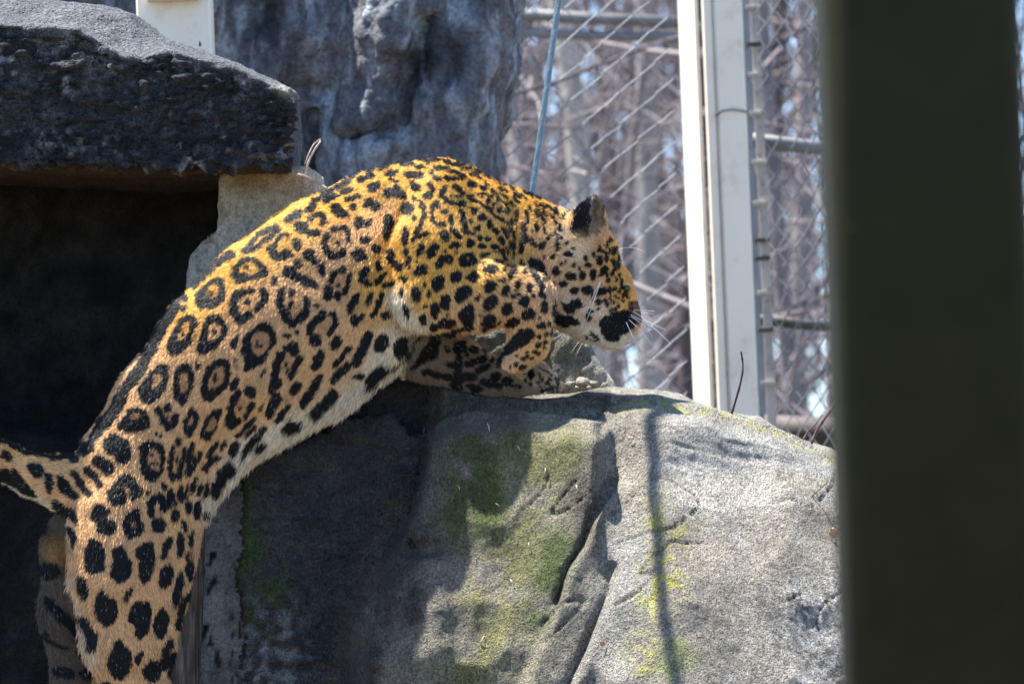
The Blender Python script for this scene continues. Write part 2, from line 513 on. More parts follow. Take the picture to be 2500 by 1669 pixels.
def build_boulder():
    v, f = rock_mesh(boulder_fn, (575, 880, -800), (2430, 2075, 345), (7, 7, 7))
    u, vv, w = v.T
    ul = ip(vv, ULEFT)
    lf = 1 - sstep(-20, 30, u - ul)
    d = fbm(u, vv, w, 120, 2, 11) * 3.5 + fbm(u, vv, w, 20, 3, 12) * 1.2 - np.abs(vnoise(u / 150, vv / 170, w / 150, 17)) * 16 + 6
    crk = np.abs(vnoise(u / 95 + .012 * vv, vv / 150, w / 95, 19)); crm = sstep(.1, .45, vnoise(u / 120, vv / 120, w / 120, 20))
    d = d - 7 * np.exp(-(crk / .028) ** 2) * crm
    pit = np.maximum(vnoise(u / 11, vv / 11, w / 11, 14) - .45, 0)
    d = d - 4 * pit * (sstep(1800, 1980, u) * sstep(1350, 1500, vv) + .25)
    flute = np.abs(vnoise(u / 60, (vv - .12 * u) / 9.5, w / 60, 15)) + .5 * np.abs(vnoise(u / 30, vv / 5.5, w / 30, 16))
    d = d * (1 - .4 * lf) + lf * (flute * 20 - 8)
    strata = vnoise(u / 120, (vv - .2 * u) / 9, w / 40, 18) * 2.6 * np.exp(-((vv - 1100) / 55) ** 2) * (u > 1560)
    v2 = disp(v, f, d + strata)
    su, sv = seen_uv(v)
    nz = fbm(u, vv, w, 60, 4, 21); nf = fbm(u, vv, w, 18, 3, 22); ns = fbm(u * .35, vv * .8, w, 40, 3, 23)
    c = np.tile(np.array([.235, .215, .185]), (len(v), 1))
    nq = fbm(u, vv, w, 8, 2, 27)
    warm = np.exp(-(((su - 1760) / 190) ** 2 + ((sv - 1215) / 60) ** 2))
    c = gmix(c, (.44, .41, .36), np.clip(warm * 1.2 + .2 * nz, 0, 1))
    c = gmix(c, (.30, .30, .30), np.clip(sstep(1560, 1700, su) * (1 - sstep(1130, 1180, sv)) + .3 * nz, 0, 1) * .7)
    c = gmix(c, (.27, .245, .21), sstep(1240, 1330, sv) * sstep(1640, 1720, su) * .7)
    lowr = sstep(1830, 1960, su) * sstep(1330, 1460, sv)
    c = gmix(c, (.46, .455, .45), np.clip(lowr * (.30 + .45 * nq + .3 * nf), 0, 1)); c = gmix(c, (.045, .045, .047), np.clip(lowr * (-nq * 1.1 - nf * .6 - .25 + .4 * nz), 0, .75))
    c = gmix(c, (.29, .295, .295), np.clip(blob(su, sv, [(1470, 1669), (1500, 1500), (1540, 1330)], 60) + .4 * nz, 0, 1) * .6)
    # moss and lichen
    mossy = np.clip(blob(su, sv, [(1280, 1120), (1250, 1300), (1200, 1500), (1170, 1640)], 120) * (.8 + .8 * nz + .35 * nf) + blob(su, sv, [(1340, 1120), (1395, 1100)], 50) * .7, 0, 1)
    c = gmix(c, (.185, .185, .07), mossy * .85)
    deep = np.clip(blob(su, sv, [(1375, 1330), (1345, 1410), (1310, 1500)], 42) * (.9 + .9 * nz) + blob(su, sv, [(1160, 1110), (1130, 1240)], 85) * (1.0 + nz) * 1.0, 0, 1)
    c = gmix(c, (.058, .092, .018), deep * .88)  # deep green moss, part of its darkness standing in for shade
    lich = np.clip(blob(su, sv, [(1610, 1230), (1590, 1380), (1588, 1500), (1572, 1620)], 30) * (.35 + 1.5 * nf + .5 * ns) + blob(su, sv, [(1660, 1300), (1640, 1450)], 30) * (.35 + nf), 0, 1)
    c = gmix(c, (.30, .29, .05), lich * .75)
    c = gmix(c, (.20, .23, .07), np.clip(blob(su, sv, [(1560, 1560), (1690, 1560), (1600, 1660)], 55) * (.3 + 1.4 * nz), 0, 1) * .7)
    top = np.clip(blob(su, sv, [(1490, 1010), (1584, 985), (1720, 1000), (1900, 1062), (2040, 1116)], 14) * (.55 + 1.6 * nf), 0, 1)
    c = gmix(c, (.27, .25, .07), top * .7)
    c = gmix(c, (.10, .085, .07), np.clip(blob(su, sv, [(1405, 1215), (1440, 1240), (1425, 1290)], 46) * (.8 + nz), 0, 1) * .75)
    c = gmix(c, (.06, .05, .04), np.clip(np.exp(-(seg_dist(su, sv, G1[:6]) / 7) ** 2) * (.5 + 1.2 * nf), 0, 1) * .7)
    # purple-brown stone of the shaded block, lowered further as painted shade
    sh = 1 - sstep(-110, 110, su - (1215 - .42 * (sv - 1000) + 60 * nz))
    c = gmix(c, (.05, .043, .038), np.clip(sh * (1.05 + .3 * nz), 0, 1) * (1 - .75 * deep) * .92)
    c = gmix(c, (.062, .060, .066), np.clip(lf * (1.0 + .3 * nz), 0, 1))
    mg = np.clip((blob(su, sv, [(625, 1385), (640, 1470)], 60) + .7 * blob(su, sv, [(605, 1180), (605, 1350)], 22)) * (.7 + 1.2 * nz), 0, 1) * lf
    c = gmix(c, (.06, .10, .022), mg * .8)
    c = gmix(c, (.22, .225, .23), np.clip(lf * blob(su, sv, [(680, 1560), (640, 1660)], 90) * (.3 + 1.2 * nf), 0, 1))
    c = gmix(c, (.13, .105, .085), np.clip(blob(su, sv, [(960, 1250), (930, 1330), (880, 1470), (820, 1669)], 34) * (.8 + .6 * nz), 0, 1) * .8)
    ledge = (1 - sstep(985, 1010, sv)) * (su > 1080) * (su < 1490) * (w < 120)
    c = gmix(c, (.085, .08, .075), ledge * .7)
    c = gmix(c, (.05, .045, .04), np.exp(-(crk / .03) ** 2) * crm * .55)
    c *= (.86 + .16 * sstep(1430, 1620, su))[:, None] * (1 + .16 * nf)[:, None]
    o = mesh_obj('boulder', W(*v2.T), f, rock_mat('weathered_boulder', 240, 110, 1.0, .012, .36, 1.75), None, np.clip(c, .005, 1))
    global BSEEN
    BSEEN = np.stack([*seen_uv(v2), v2[:, 2]], 1)
    tag(o, 'large mossy grey boulder under the forepaws of the jaguar', 'boulder')
build_boulder()

# rough rock behind the paws
def build_back_rock():
    TB = [(880, 870), (960, 800), (1100, 780), (1290, 790), (1400, 806), (1442, 838), (1458, 872), (1476, 910), (1500, 938), (1540, 1010)]
    def fn(U, V, Wd):
        u = U
        d = ip(u, TB) - V - .02 * (Wd - 240)
        d = smax(d, (238 - .15 * (V - 840) - Wd) * .9, 20)
        d = smax(d, np.abs(U - 1190) - 345, 25)
        return smax(d, Wd - 560, 25)
    v, f = rock_mesh(fn, (800, 740, 120), (1600, 1120, 600), 8)
    u, vv, w = v.T
    v2 = disp(v, f, fbm(u, vv, w, 70, 3, 31) * 7 + fbm(u, vv, w, 18, 3, 32) * 4)
    su, sv = seen_uv(v); nf = fbm(u, vv, w, 20, 3, 33)
    c = np.tile(np.array([.15, .155, .145]), (len(v), 1))
    c = gmix(c, (.30, .29, .25), np.clip(blob(su, sv, [(1390, 925), (1480, 930)], 26) + .35 * nf, 0, 1))
    c = gmix(c, (.10, .12, .06), np.clip(blob(su, sv, [(1250, 830), (1330, 870)], 50) * (.4 + nf), 0, 1) * .7)
    o = mesh_obj('rock', W(*v2.T), f, rock_mat('granular_rock', 260, 80, .8, .008), None, c)
    tag(o, 'rough grey-green rock behind the forepaws and below the chin', 'rock')
build_back_rock()
# crumbled stones lying on the ledge behind the paws
CRUMB = ['pale crumbled stone nearest the toes of the paw on the ledge', 'largest pale crumbled stone on the ledge behind the paws', 'rounded pale stone just right of the largest crumb on the ledge', 'pale crumb at the right end of the stones behind the paws', 'smallest pale crumb in front of the largest stone on the ledge', 'small pale crumb lying before the right stones on the ledge']
def build_crumbs():
    mt = rock_mat('crumbled_stone', 300, 90, .6, .005)
    spots = [(1396, 938, 12), (1424, 934, 17), (1450, 937, 11), (1474, 942, 9), (1408, 946, 7), (1438, 947, 8)]
    for q, (u, v, r) in enumerate(spots):
        def fn(U, V, Wd, r=r, q=q):
            d = np.sqrt(((U) / 1.25) ** 2 + ((V) / .8) ** 2 + Wd ** 2) - r
            d = smax(d, (U * math.cos(q * 1.3) + V * math.sin(q * 1.3)) - r * .72, 2)
            return smax(d, V - r * .5, 3)
        vv, f = rock_mesh(fn, (-40, -40, -40), (40, 40, 40), max(r / 6.0, 2.2))
        w0 = 168 - (v - 930) * 1.2
        vv = disp(vv, f, fbm(vv[:, 0] + 99 * q, vv[:, 1], vv[:, 2], 9, 3, 34) * 3.2)
        vv = vv + np.array(M(u, v, w0))
        c = np.tile(np.array([.21, .20, .17]) * (1 + .15 * rng.normal()), (len(vv), 1))
        o = mesh_obj('stone', W(*vv.T), f, mt, None, c)
        tag(o, CRUMB[q], 'stone', 'crumbled stones on the ledge behind the paws')
build_crumbs()

# ------------------------------------------------------------------ overhanging slab, its pier, the cave wall
SLAB_T = [(-500, -120), (-150, -60), (100, -14), (250, 0), (308, 18), (340, 48), (384, 80), (469, 110), (527, 128), (594, 150), (647, 177), (688, 200), (712, 208), (732, 212), (760, 222)]
SLAB_C = [(-500, 40), (0, 52), (90, 64), (188, 66), (232, 95), (290, 132), (340, 140), (400, 118), (470, 132), (527, 148), (594, 170), (647, 196), (700, 218), (760, 236)]
SLAB_B = [(-500, 392), (0, 398), (223, 404), (312, 410), (500, 409), (705, 407), (760, 416)]
def build_slab():
    def fn(U, V, Wd):
        t, c = ip(U, SLAB_T), ip(U, SLAB_C)
        hol = 26 * np.exp(-((V - c - 34) / 34) ** 2) * (U < 420)
        F = 20 + hol + .06 * (V - 250) - 24 * sstep(330, 395, V)
        topv = c + (t - c) * sstep(20, 260, Wd)
        d = (F - Wd) * .95
        d = smax(d, topv - V, 14)
        d = smax(d, V - (ip(U, SLAB_B) + .052 * (Wd - 20)), 7)
        d = smax(d, U - (702 + 3 * np.sin(V / 21.0) - .02 * (V - 300)), 9)
        return smax(d, Wd - 800, 20)
    v, f = rock_mesh(fn, (-520, -140, -40), (770, 500, 830), (7, 6, 9))
    u, vv, w = v.T
    fl = np.abs(vnoise((u + .3 * vv) / 46, (vv - .10 * u) / 9, w / 40, 41)) + .5 * np.abs(vnoise(u / 22, vv / 6, w / 22, 42))
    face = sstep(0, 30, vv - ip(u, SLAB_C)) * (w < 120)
    under = (vv > 400) & (w > 60)
    d = fbm(u, vv, w, 90, 3, 43) * 8 * (~under) + fbm(u, vv, w, 24, 3, 44) * 3
    d = d + face * (fl * 40 - 16) * (1 - .4 * under)
    v2 = disp(v, f, d)
    nz = fbm(u, vv, w, 70, 4, 45); nf = fbm(u, vv, w, 16, 3, 46)
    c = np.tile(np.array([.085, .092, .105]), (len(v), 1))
    c = gmix(c, (.018, .019, .023), face * np.clip(.85 + .3 * nz, 0, 1))  # front face darkened below the lighter top: shade put into the colour
    c = gmix(c, (.27, .28, .31), np.clip(face * (nf * 1.1 - .25) * (.7 + nz), 0, 1) * .8)  # pale bluish patches painted as highlights on the ridges
    su, sv = seen_uv(v)
    c = gmix(c, (.17, .165, .165), np.clip(blob(su, sv, [(170, 110), (250, 170)], 60) * (.5 + nf), 0, 1) * .7)
    c = gmix(c, (.21, .205, .19), np.clip(blob(su, sv, [(700, 212), (737, 214)], 22), 0, 1))
    c = gmix(c, (.11, .07, .035), under * np.clip(.6 + .4 * nz + .5 * sstep(500, 640, su), 0, 1))
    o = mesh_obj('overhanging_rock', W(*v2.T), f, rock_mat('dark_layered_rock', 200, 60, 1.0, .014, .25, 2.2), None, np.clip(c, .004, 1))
    tag(o, 'dark fluted slab of rock jutting out over the cave', 'rock')
build_slab()

def build_pier():
    LE = [(400, 528), (440, 522), (520, 524), (556, 508), (585, 472), (620, 450), (720, 438), (900, 420), (1300, 430)]
    def fn(U, V, Wd):
        step = 40 * (1 - sstep(-6, 14, U - ip(V, [(400, 500), (560, 505), (600, 512), (720, 508), (1300, 508)]))) * sstep(560, 600, V)
        F = 215 + step + .05 * (V - 420) - 18 * sstep(590, 640, V)
        d = F - Wd
        d = smax(d, ip(V, LE) - U, 14)
        d = smax(d, U - (756 + .16 * (V - 420)), 14)
        d = smax(d, 405 - V, 4)
        return smax(d, Wd - 900, 10)
    v, f = rock_mesh(fn, (380, 396, 150), (1000, 1320, 920), 9)
    u, vv, w = v.T
    pit = np.maximum(vnoise(u / 13, vv / 13, w / 13, 52) - .5, 0)
    v2 = disp(v, f, fbm(u, vv, w, 80, 3, 51) * 8 - 14 * pit + fbm(u, vv, w, 20, 2, 53) * 3)
    nz = fbm(u, vv, w, 60, 4, 54); nf = fbm(u, vv, w, 14, 3, 55)
    c = np.tile(np.array([.43, .38, .28]), (len(v), 1))
    c = gmix(c, (.38, .37, .34), sstep(500, 560, vv) * .8)
    su, sv = seen_uv(v)
    c = gmix(c, (.33, .20, .07), np.clip(blob(su, sv, [(600, 440), (720, 436)], 26) * (.8 + .6 * nz), 0, 1) * .8)
    c = gmix(c, (.22, .21, .10), np.clip(blob(su, sv, [(560, 480), (650, 470)], 40) * (.5 + nz), 0, 1) * .6)
    c = gmix(c, (.09, .08, .065), np.clip(nf * 1.2 - .55, 0, 1) * .8)
    c = gmix(c, (.10, .10, .10), sstep(470, 440, su) * .5)
    o = mesh_obj('rock_pier', W(*v2.T), f, rock_mat('tan_pitted_rock', 300, 85, .7, .007), None, np.clip(c, .01, 1))
    tag(o, 'pale tan pitted stone pier holding up the dark slab', 'rock')
build_pier()

def build_cave():
    def solid(U, V, Wd):
        back = 720 + 50 * np.sin(U / 130.0) + 25 * np.sin(V / 90.0 + U / 200.0) - Wd          # inside where Wd is beyond the wall
        side = U + 430 - 30 * np.sin(V / 100.0)
        low = smax(470 + 35 * np.sin(U / 70.0 + V / 150.0) - .12 * (V - 1100) - Wd, 1060 - V + 20 * np.sin(U / 55.0), 40)
        d = smin(smin(back, side, 60), low, 50)
        d = smax(d, 372 - V + .05 * Wd, 8)
        return smax(smax(d, U - 720, 20), Wd - 1400, 20)
    v, f = rock_mesh(solid, (-700, 360, 60), (740, 2075, 1420), (13, 13, 13))
    u, vv, w = v.T
    v2 = disp(v, f, fbm(u, vv, w, 110, 4, 61) * 20 + fbm(u, vv, w, 28, 3, 62) * 6)
    nz = fbm(u, vv, w, 60, 4, 63)
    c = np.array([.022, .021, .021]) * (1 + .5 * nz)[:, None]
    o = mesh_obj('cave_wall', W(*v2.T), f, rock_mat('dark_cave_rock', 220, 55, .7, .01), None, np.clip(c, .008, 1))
    tag(o, 'nearly black rock wall of the cave behind the jaguar', 'rock')
build_cave()

# grey concrete strip and the weathered post beside the hind leg
def build_strip():
    def fn(U, V, Wd):
        d = smax(np.abs(U - 535) - (62 + 2 * np.sin(V / 60.0)), 190 + .02 * (U - 500) - Wd, 9)
        d = smax(d, Wd - 420, 6)
        return smax(d, 1000 - V, 6)
    v, f = rock_mesh(fn, (440, 985, 150), (620, 2075, 440), (6, 9, 9))
    u, vv, w = v.T
    pit = np.maximum(vnoise(u / 9, vv / 22, w / 12, 72) - .42, 0) * (.25 + sstep(1250, 1330, vv) * (np.abs(u - 505) < 32) + sstep(1480, 1560, vv))
    v2 = disp(v, f, fbm(u, vv, w, 60, 3, 71) * 4 - 16 * pit)
    nz = fbm(u, vv, w, 40, 4, 73); nf = fbm(u, vv * .5, w, 10, 3, 74)
    c = np.array([.40, .43, .47]) * (1 + .3 * nz)[:, None]
    c = gmix(c, (.035, .033, .03), np.clip(pit * 3.0, 0, 1))
    c = gmix(c, (.06, .05, .045), np.clip(sstep(1540, 1640, vv) * (.5 + nz), 0, 1) * .7)
    o = mesh_obj('concrete_pillar', W(*v2.T), f, rock_mat('blue_grey_concrete', 300, 110, .5, .005), None, np.clip(c, .01, 1))
    tag(o, 'narrow blue-grey concrete pillar between hind leg and mossy rock', 'pillar')
build_strip()
def build_stump():
    def fn(U, V, Wd):
        cx = 446 - .03 * (V - 1300)
        a = np.arctan2(Wd - 105, U - cx)
        r = 44 + 4 * np.sin(a * 5) + 3 * np.sin(a * 9 + V / 200.0)
        d = np.sqrt((U - cx) ** 2 + (Wd - 105) ** 2) - r
        return smax(d, 1262 + 10 * np.sin(U / 9.0) - V, 5)
    v, f = rock_mesh(fn, (370, 1235, 30), (520, 2075, 180), (4.5, 9, 5))
    u, vv, w = v.T
    gr = np.abs(vnoise(u / 7, vv / 90, w / 7, 81))
    v2 = disp(v, f, gr * 5 - 2)
    c = np.array([.15, .125, .105]) * (.55 + 1.3 * gr)[:, None]
    c = gmix(c, (.26, .26, .26), np.clip(vnoise(u / 6, vv / 60, w / 6, 83) * 1.2 - .4, 0, 1))
    o = mesh_obj('wooden_post', W(*v2.T), f, rock_mat('weathered_wood', 90, 30, .5, .004, stretch=(1, 1, .12)), None, np.clip(c, .01, 1))
    tag(o, 'weathered upright wooden post close beside the hind leg', 'post')
build_stump()

# ------------------------------------------------------------------ the tall cliff behind
def build_cliff():
    k = 2600
    s = float(sc_at(k))
    R = [(-60, 1262), (60, 1258), (150, 1246), (240, 1226), (330, 1212), (420, 1198), (520, 1185), (800, 1150)]
    def fn(U, V, Wd):
        u = 1250 + (U - 1250) / s; v = 834.5 + (V - 834.5) / s
        rib = 60 * np.sin(u / 95.0 + .4 * np.sin(v / 120.0)) + 36 * np.sin(u / 41.0 + v / 210.0)
        step = 40 * np.exp(-((v - 215) / 26) ** 2 - ((u - 790) / 120) ** 2) + 50 * np.exp(-((u - 770 - .0 * v) / 22) ** 2) * (v > 260)
        dent = 70 * np.exp(-(seg_dist(u, v, [(1040, 60), (1010, 200), (980, 300), (860, 340)]) / 26) ** 2)
        F = k + rib + step + dent - 50 * np.exp(-((u - 960) / 130) ** 2 - ((v - 40) / 90) ** 2) + 1.1 * np.maximum(u - ip(v, R) + 90, 0)
        d = (F - Wd) * .7
        d = smax(d, (u - ip(v, R)) * s, 30)
        return smax(d, Wd - 3900, 30)
    v, f = rock_mesh(fn, (-500, -420, 2300), (1300, 1250, 3920), (13, 13, 16))
    u, vv, w = v.T
    cr = -np.abs(vnoise(u / 60, vv / 190, w / 60, 91)) * 30 + 14
    v2 = disp(v, f, fbm(u, vv, w, 130, 4, 92) * 26 + cr + fbm(u, vv, w, 30, 2, 93) * 7)
    nz = fbm(u, vv * .5, w, 90, 4, 94); nf = fbm(u, vv * .22, w, 30, 3, 95)
    c = np.tile(np.array([.10, .11, .13]), (len(v), 1))
    c = gmix(c, (.27, .31, .36), np.clip(nf * 2.0 + .2 * nz, 0, 1) * .9)
    c = gmix(c, (.016, .017, .021), np.clip(-nz * 1.3 - .1, 0, 1) * .85)
    c = gmix(c, (.16, .13, .14), np.clip(vnoise(u / 150, vv / 150, w / 150, 96), 0, 1) * .6)
    o = mesh_obj('cliff', W(*v2.T), f, rock_mat('dark_cliff', 90, 26, .8, .015), None, np.clip(c, .008, 1))
    tag(o, 'tall dark blue-grey rock cliff standing behind the jaguar', 'rock')
build_cliff()
# ------------------------------------------------------------------ posts, frame and chain-link fence behind the rock
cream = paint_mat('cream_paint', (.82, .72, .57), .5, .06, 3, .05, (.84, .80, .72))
galv = paint_mat('galvanised_steel', (.21, .23, .245), .42, .18, 20, .05)
galv.node_tree.nodes['Principled BSDF'].inputs['Metallic'].default_value = .35
rust = paint_mat('dark_bolt_steel', (.05, .045, .04), .6, .3, 60, .1)
XW, YW, ZW = np.array([1.0, 0, 0]), np.array([0, 1.0, 0]), np.array([0, 0, 1.0])

def upright(u, v, w):
    """plan position of a vertical member seen at (u, v), depth w"""
    p = PW(u, v, w)
    return np.array([p[0], p[1], 0.0])
def ph(v, w):
    """height at which a line of sight v passes at depth w"""
    return float(PW(1250, v, w)[2])
def px_at(w): return S * float(sc_at(w))

def big_post():
    w = 4100
    k = px_at(w)
    root = empty('steel_post', 'tall cream steel post with bolted flange rising behind the boulder', 'post')
    z0, z1 = GZ - 1.2, ph(-700, w)
    c = upright(1783, 480, w)
    th = math.radians(24)
    nx = np.array([math.cos(th), math.sin(th), 0]); ny = np.array([-math.sin(th), math.cos(th), 0])
    # box column: right face in shade, turned a little to the right
    Boxes().prism(c + ZW * z0, c + ZW * z1, 39 * k, 31 * k, nx, ny).build('column', cream, root, False)
    # flange on the sunny side, stood off so that a dark slot shows between
    fc = c + np.array([-84 * k, 30 * k, 0])
    Boxes().prism(fc + ZW * z0, fc + ZW * z1, 5 * k, 58 * k, np.array([.95, .312, 0]), np.array([-.312, .95, 0])).build('flange', cream, root, False)
    f2 = c - nx * (35 + 17) * k - ny * 16 * k
    Boxes().prism(f2 + ZW * z0, f2 + ZW * z1, 11 * k, 6 * k, nx, ny).build('strip', cream, root, False)
    # bolts down the flange
    for q, v in enumerate(list(range(-40, 1000, 74))):
        z = ph(v + 9 * math.sin(q * 2.1), w)
        bc = c - nx * (35 + 30) * k + ny * 4 * k
        Tubes().add([bc + ZW * z + ny * 12 * k, bc + ZW * z + ny * 30 * k], [5.5 * k, 5.5 * k], 6).build('bolt', rust, root, False)
    # wire tied round the column
    zt = ph(298, w)
    pts = [c + nx * a * k + ny * b * k + ZW * (zt + d * k) for a, b, d in ((-44, -28, -8), (-30, -35, 4), (0, -35, 8), (28, -35, 4), (38, -32, 2), (40, -10, 0))]
    Tubes().add(pts, 2.6 * k, 5).build('tie_wire', galv, root)
    set_base(root, c + ZW * z0)
big_post()

shaded = paint_mat('shaded_cream_paint', (.42, .39, .35), .6, .2, 12, .1, (.5, .46, .42))  # cream paint in a darker copy, standing in for shade on the uprights
dull = paint_mat('dull_pipe', (.15, .15, .155), .6, .2, 15)
def frame_upright(u, w, half, label, holes, top, thick=.6):
    k = px_at(w)
    root = empty('fence_upright', label, 'fence post')
    c = upright(u, 480, w)
    z0, z1 = GZ - 1.2, ph(top, w)
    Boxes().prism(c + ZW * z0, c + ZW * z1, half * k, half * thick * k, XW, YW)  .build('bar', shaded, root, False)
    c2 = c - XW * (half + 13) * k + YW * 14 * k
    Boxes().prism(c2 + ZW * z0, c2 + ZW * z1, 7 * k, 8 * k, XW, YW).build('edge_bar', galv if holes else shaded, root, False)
    for v in holes:
        z = ph(v, w)
        Boxes().prism(c + ZW * z - XW * 24 * k - YW * half * k, c + ZW * z + XW * 12 * k - YW * half * k, 5 * k, 6 * k, ZW, YW).build('clip', rust if (v // 10) % 2 else shaded, root, False)
    set_base(root, c + ZW * z0)
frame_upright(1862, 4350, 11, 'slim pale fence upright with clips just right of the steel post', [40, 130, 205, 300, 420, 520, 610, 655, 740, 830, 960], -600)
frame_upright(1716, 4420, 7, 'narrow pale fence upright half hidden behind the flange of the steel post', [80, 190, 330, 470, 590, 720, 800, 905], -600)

def left_post():
    w = 1750
    k = px_at(w)
    root = empty('steel_post', 'cream steel post standing behind the dark slab at top left', 'post')
    c = upright(428, 40, w)
    Boxes().prism(c + ZW * GZ, c + ZW * ph(-500, w), 90 * k, 70 * k, XW, YW, .06).build('column', cream, root, False)
    cp = c + XW * 0 - YW * 74 * k
    Boxes().prism(cp + ZW * ph(-20, w), cp + ZW * ph(-44, w), 60 * k, 70 * k, XW, YW).build('cap_plate', cream, root, False)
    Tubes().add([c + XW * 62 * k - YW * 71 * k + ZW * ph(92, w), c + XW * 62 * k - YW * 66 * k + ZW * ph(76, w)], [3 * k, 3 * k], 6).build('bolt', rust, root)
    set_base(root, c + ZW * GZ)
left_post()

def chain_link(name, label, u0, u1, v0, v1, w0, w1, dw, dh, r, thin):
    """woven wire: zigzag wires, each standing alternately before and behind its neighbour"""
    root = empty(name, label, 'fence')
    wm = (w0 + w1) / 2
    k = px_at(wm)
    a = upright(u0, 480, w0); b = upright(u1, 480, w1)
    ln = np.linalg.norm(b - a); t = (b - a) / ln
    nrm = np.array([t[1], -t[0], 0])
    zt, zb = ph(v0, wm), ph(v1, wm)
    cw, ch = dw * k, dh * k
    nx = int(ln / cw)
    nz = int((zt - zb) / (ch / 2)) + 1
    sag = lambda x, z: nrm * (.010 * math.sin(x * 5 + z * 3) + .006 * math.sin(z * 11))
    T = Tubes()
    for i in range(nx):
        x0 = i * cw
        pts = []
        for j in range(nz):
            off = (j % 2) * cw / 2
            x = x0 + off
            p = a + t * (x + .003 * math.sin(j * 1.7 + i)) + ZW * (zt - j * ch / 2 + .004 * math.sin(i * 2.3 + j)) + nrm * (.0022 * (1 if j % 2 else -1)) + sag(x, j * ch / 2)
            pts.append(p)
        for j in range(nz - 1):
            T.add([pts[j], pts[j + 1]], r if j % 2 == 1 else r * thin, 5, False)
    for i in range(nx):
        x0 = i * cw + cw / 2
        pts = []
        for j in range(nz):
            x = x0 + cw / 2 - (j % 2) * cw / 2
            pts.append(a + t * x + ZW * (zt - j * ch / 2) + nrm * (.0022 * (-1 if j % 2 else 1)) + sag(x, j * ch / 2))
        for j in range(nz - 1):
            T.add([pts[j], pts[j + 1]], r if j % 2 == 0 else r * thin, 5, False)
    o = T.build('wire_mesh', galv, root)
    o['kind'] = 'stuff'
    for zz in (zt, ):
        Tubes().add([a + ZW * zz, b + ZW * zz], [.018, .018], 8).build('top_rail', galv, root)
    set_base(root, a + ZW * (GZ - 1.0))
    return root
chain_link('chain_link_fence', 'wide-meshed slack chain-link fence to the left of the cream post', 1130, 1672, -520, 1150, 3300, 3900, 116, 78, .0016, .5)
chain_link('chain_link_fence', 'close-meshed chain-link fence between the cream post and the dark pillar', 1868, 2420, -520, 1250, 4300, 4000, 47, 62, .0019, .8)

def rail(u0, v0, w0, u1, v1, w1, r, name, label, mat, cat='rail'):
    o = Tubes().add([PW(u0, v0, w0), PW((u0 + u1) / 2, (v0 + v1) / 2 + 3, (w0 + w1) / 2), PW(u1, v1, w1)], r, 8).build(name, mat)
    tag(o, label, cat)
rail(1180, 30, 9500, 1700, 56, 9600, .022, 'fence_rail', 'upper of two pale blurred rails behind the left chain-link fence', dull)
rail(1180, 76, 9500, 1700, 92, 9600, .018, 'fence_rail', 'lower of two pale blurred rails behind the left chain-link fence', dull)
rail(1836, 342, 4700, 2080, 366, 4900, .020, 'fence_rail', 'pale rail crossing behind the right chain-link fence', dull)
rail(1836, 778, 4700, 2080, 800, 4900, .014, 'fence_rail', 'thin brown rail low behind the right chain-link fence', rust)
rail(1800, 1050, 4900, 2200, 1066, 4900, .05, 'fence_rail', 'rust brown bottom rail beside the dark pillar', paint_mat('rust_brown', (.05, .036, .034), .7, .2, 30))

# blue-grey wire rope of six strands
def wire_rope():
    root = empty('wire_rope', 'blue-grey twisted wire rope slanting down behind the neck of the jaguar', 'rope')
    mt = paint_mat('weathered_wire', (.20, .29, .34), .45, .2, 200, .1)
    mt.node_tree.nodes['Principled BSDF'].inputs['Metallic'].default_value = .3
    a, b = PW(1372 + 150, -160 - 1104, 957), PW(1266 - 130, 620 + 957, 811)
    t = (b - a) / np.linalg.norm(b - a)
    x = np.cross(t, YW); x /= np.linalg.norm(x); y = np.cross(t, x)
    n = 330
    f = np.linspace(0, 1, n)
    rr = .0046
    for s in range(6):
        ph_ = f * 2 * math.pi * 62 + s * math.pi / 3
        bow = np.sin(f * math.pi)[:, None] * x * .012
        pts = a + (b - a) * f[:, None] + bow + rr * (np.cos(ph_)[:, None] * x + np.sin(ph_)[:, None] * y)
        Tubes().add(pts, .0027, 6).build('strand', mt, root)
    set_base(root, b)
wire_rope()

# unseen cable added above the frame for its thin shadow down the boulder
def shadow_cable():
    def up(u, v, w, h): return W(u, v, w) + SUNW * h
    a, b = up(1592, 1055, -232, 1.9), up(1664, 1560, -552, 2.15)
    d = (b - a)
    pts = [a - d * 1.6 , a - d * .5, a, a + d * .5, b, b + d * 1.2]
    o = Tubes().add(pts, .013, 8).build('shadow_cable', galv)
    tag(o, 'unseen steel cable added overhead for its thin shadow on the boulder', 'cable')
shadow_cable()

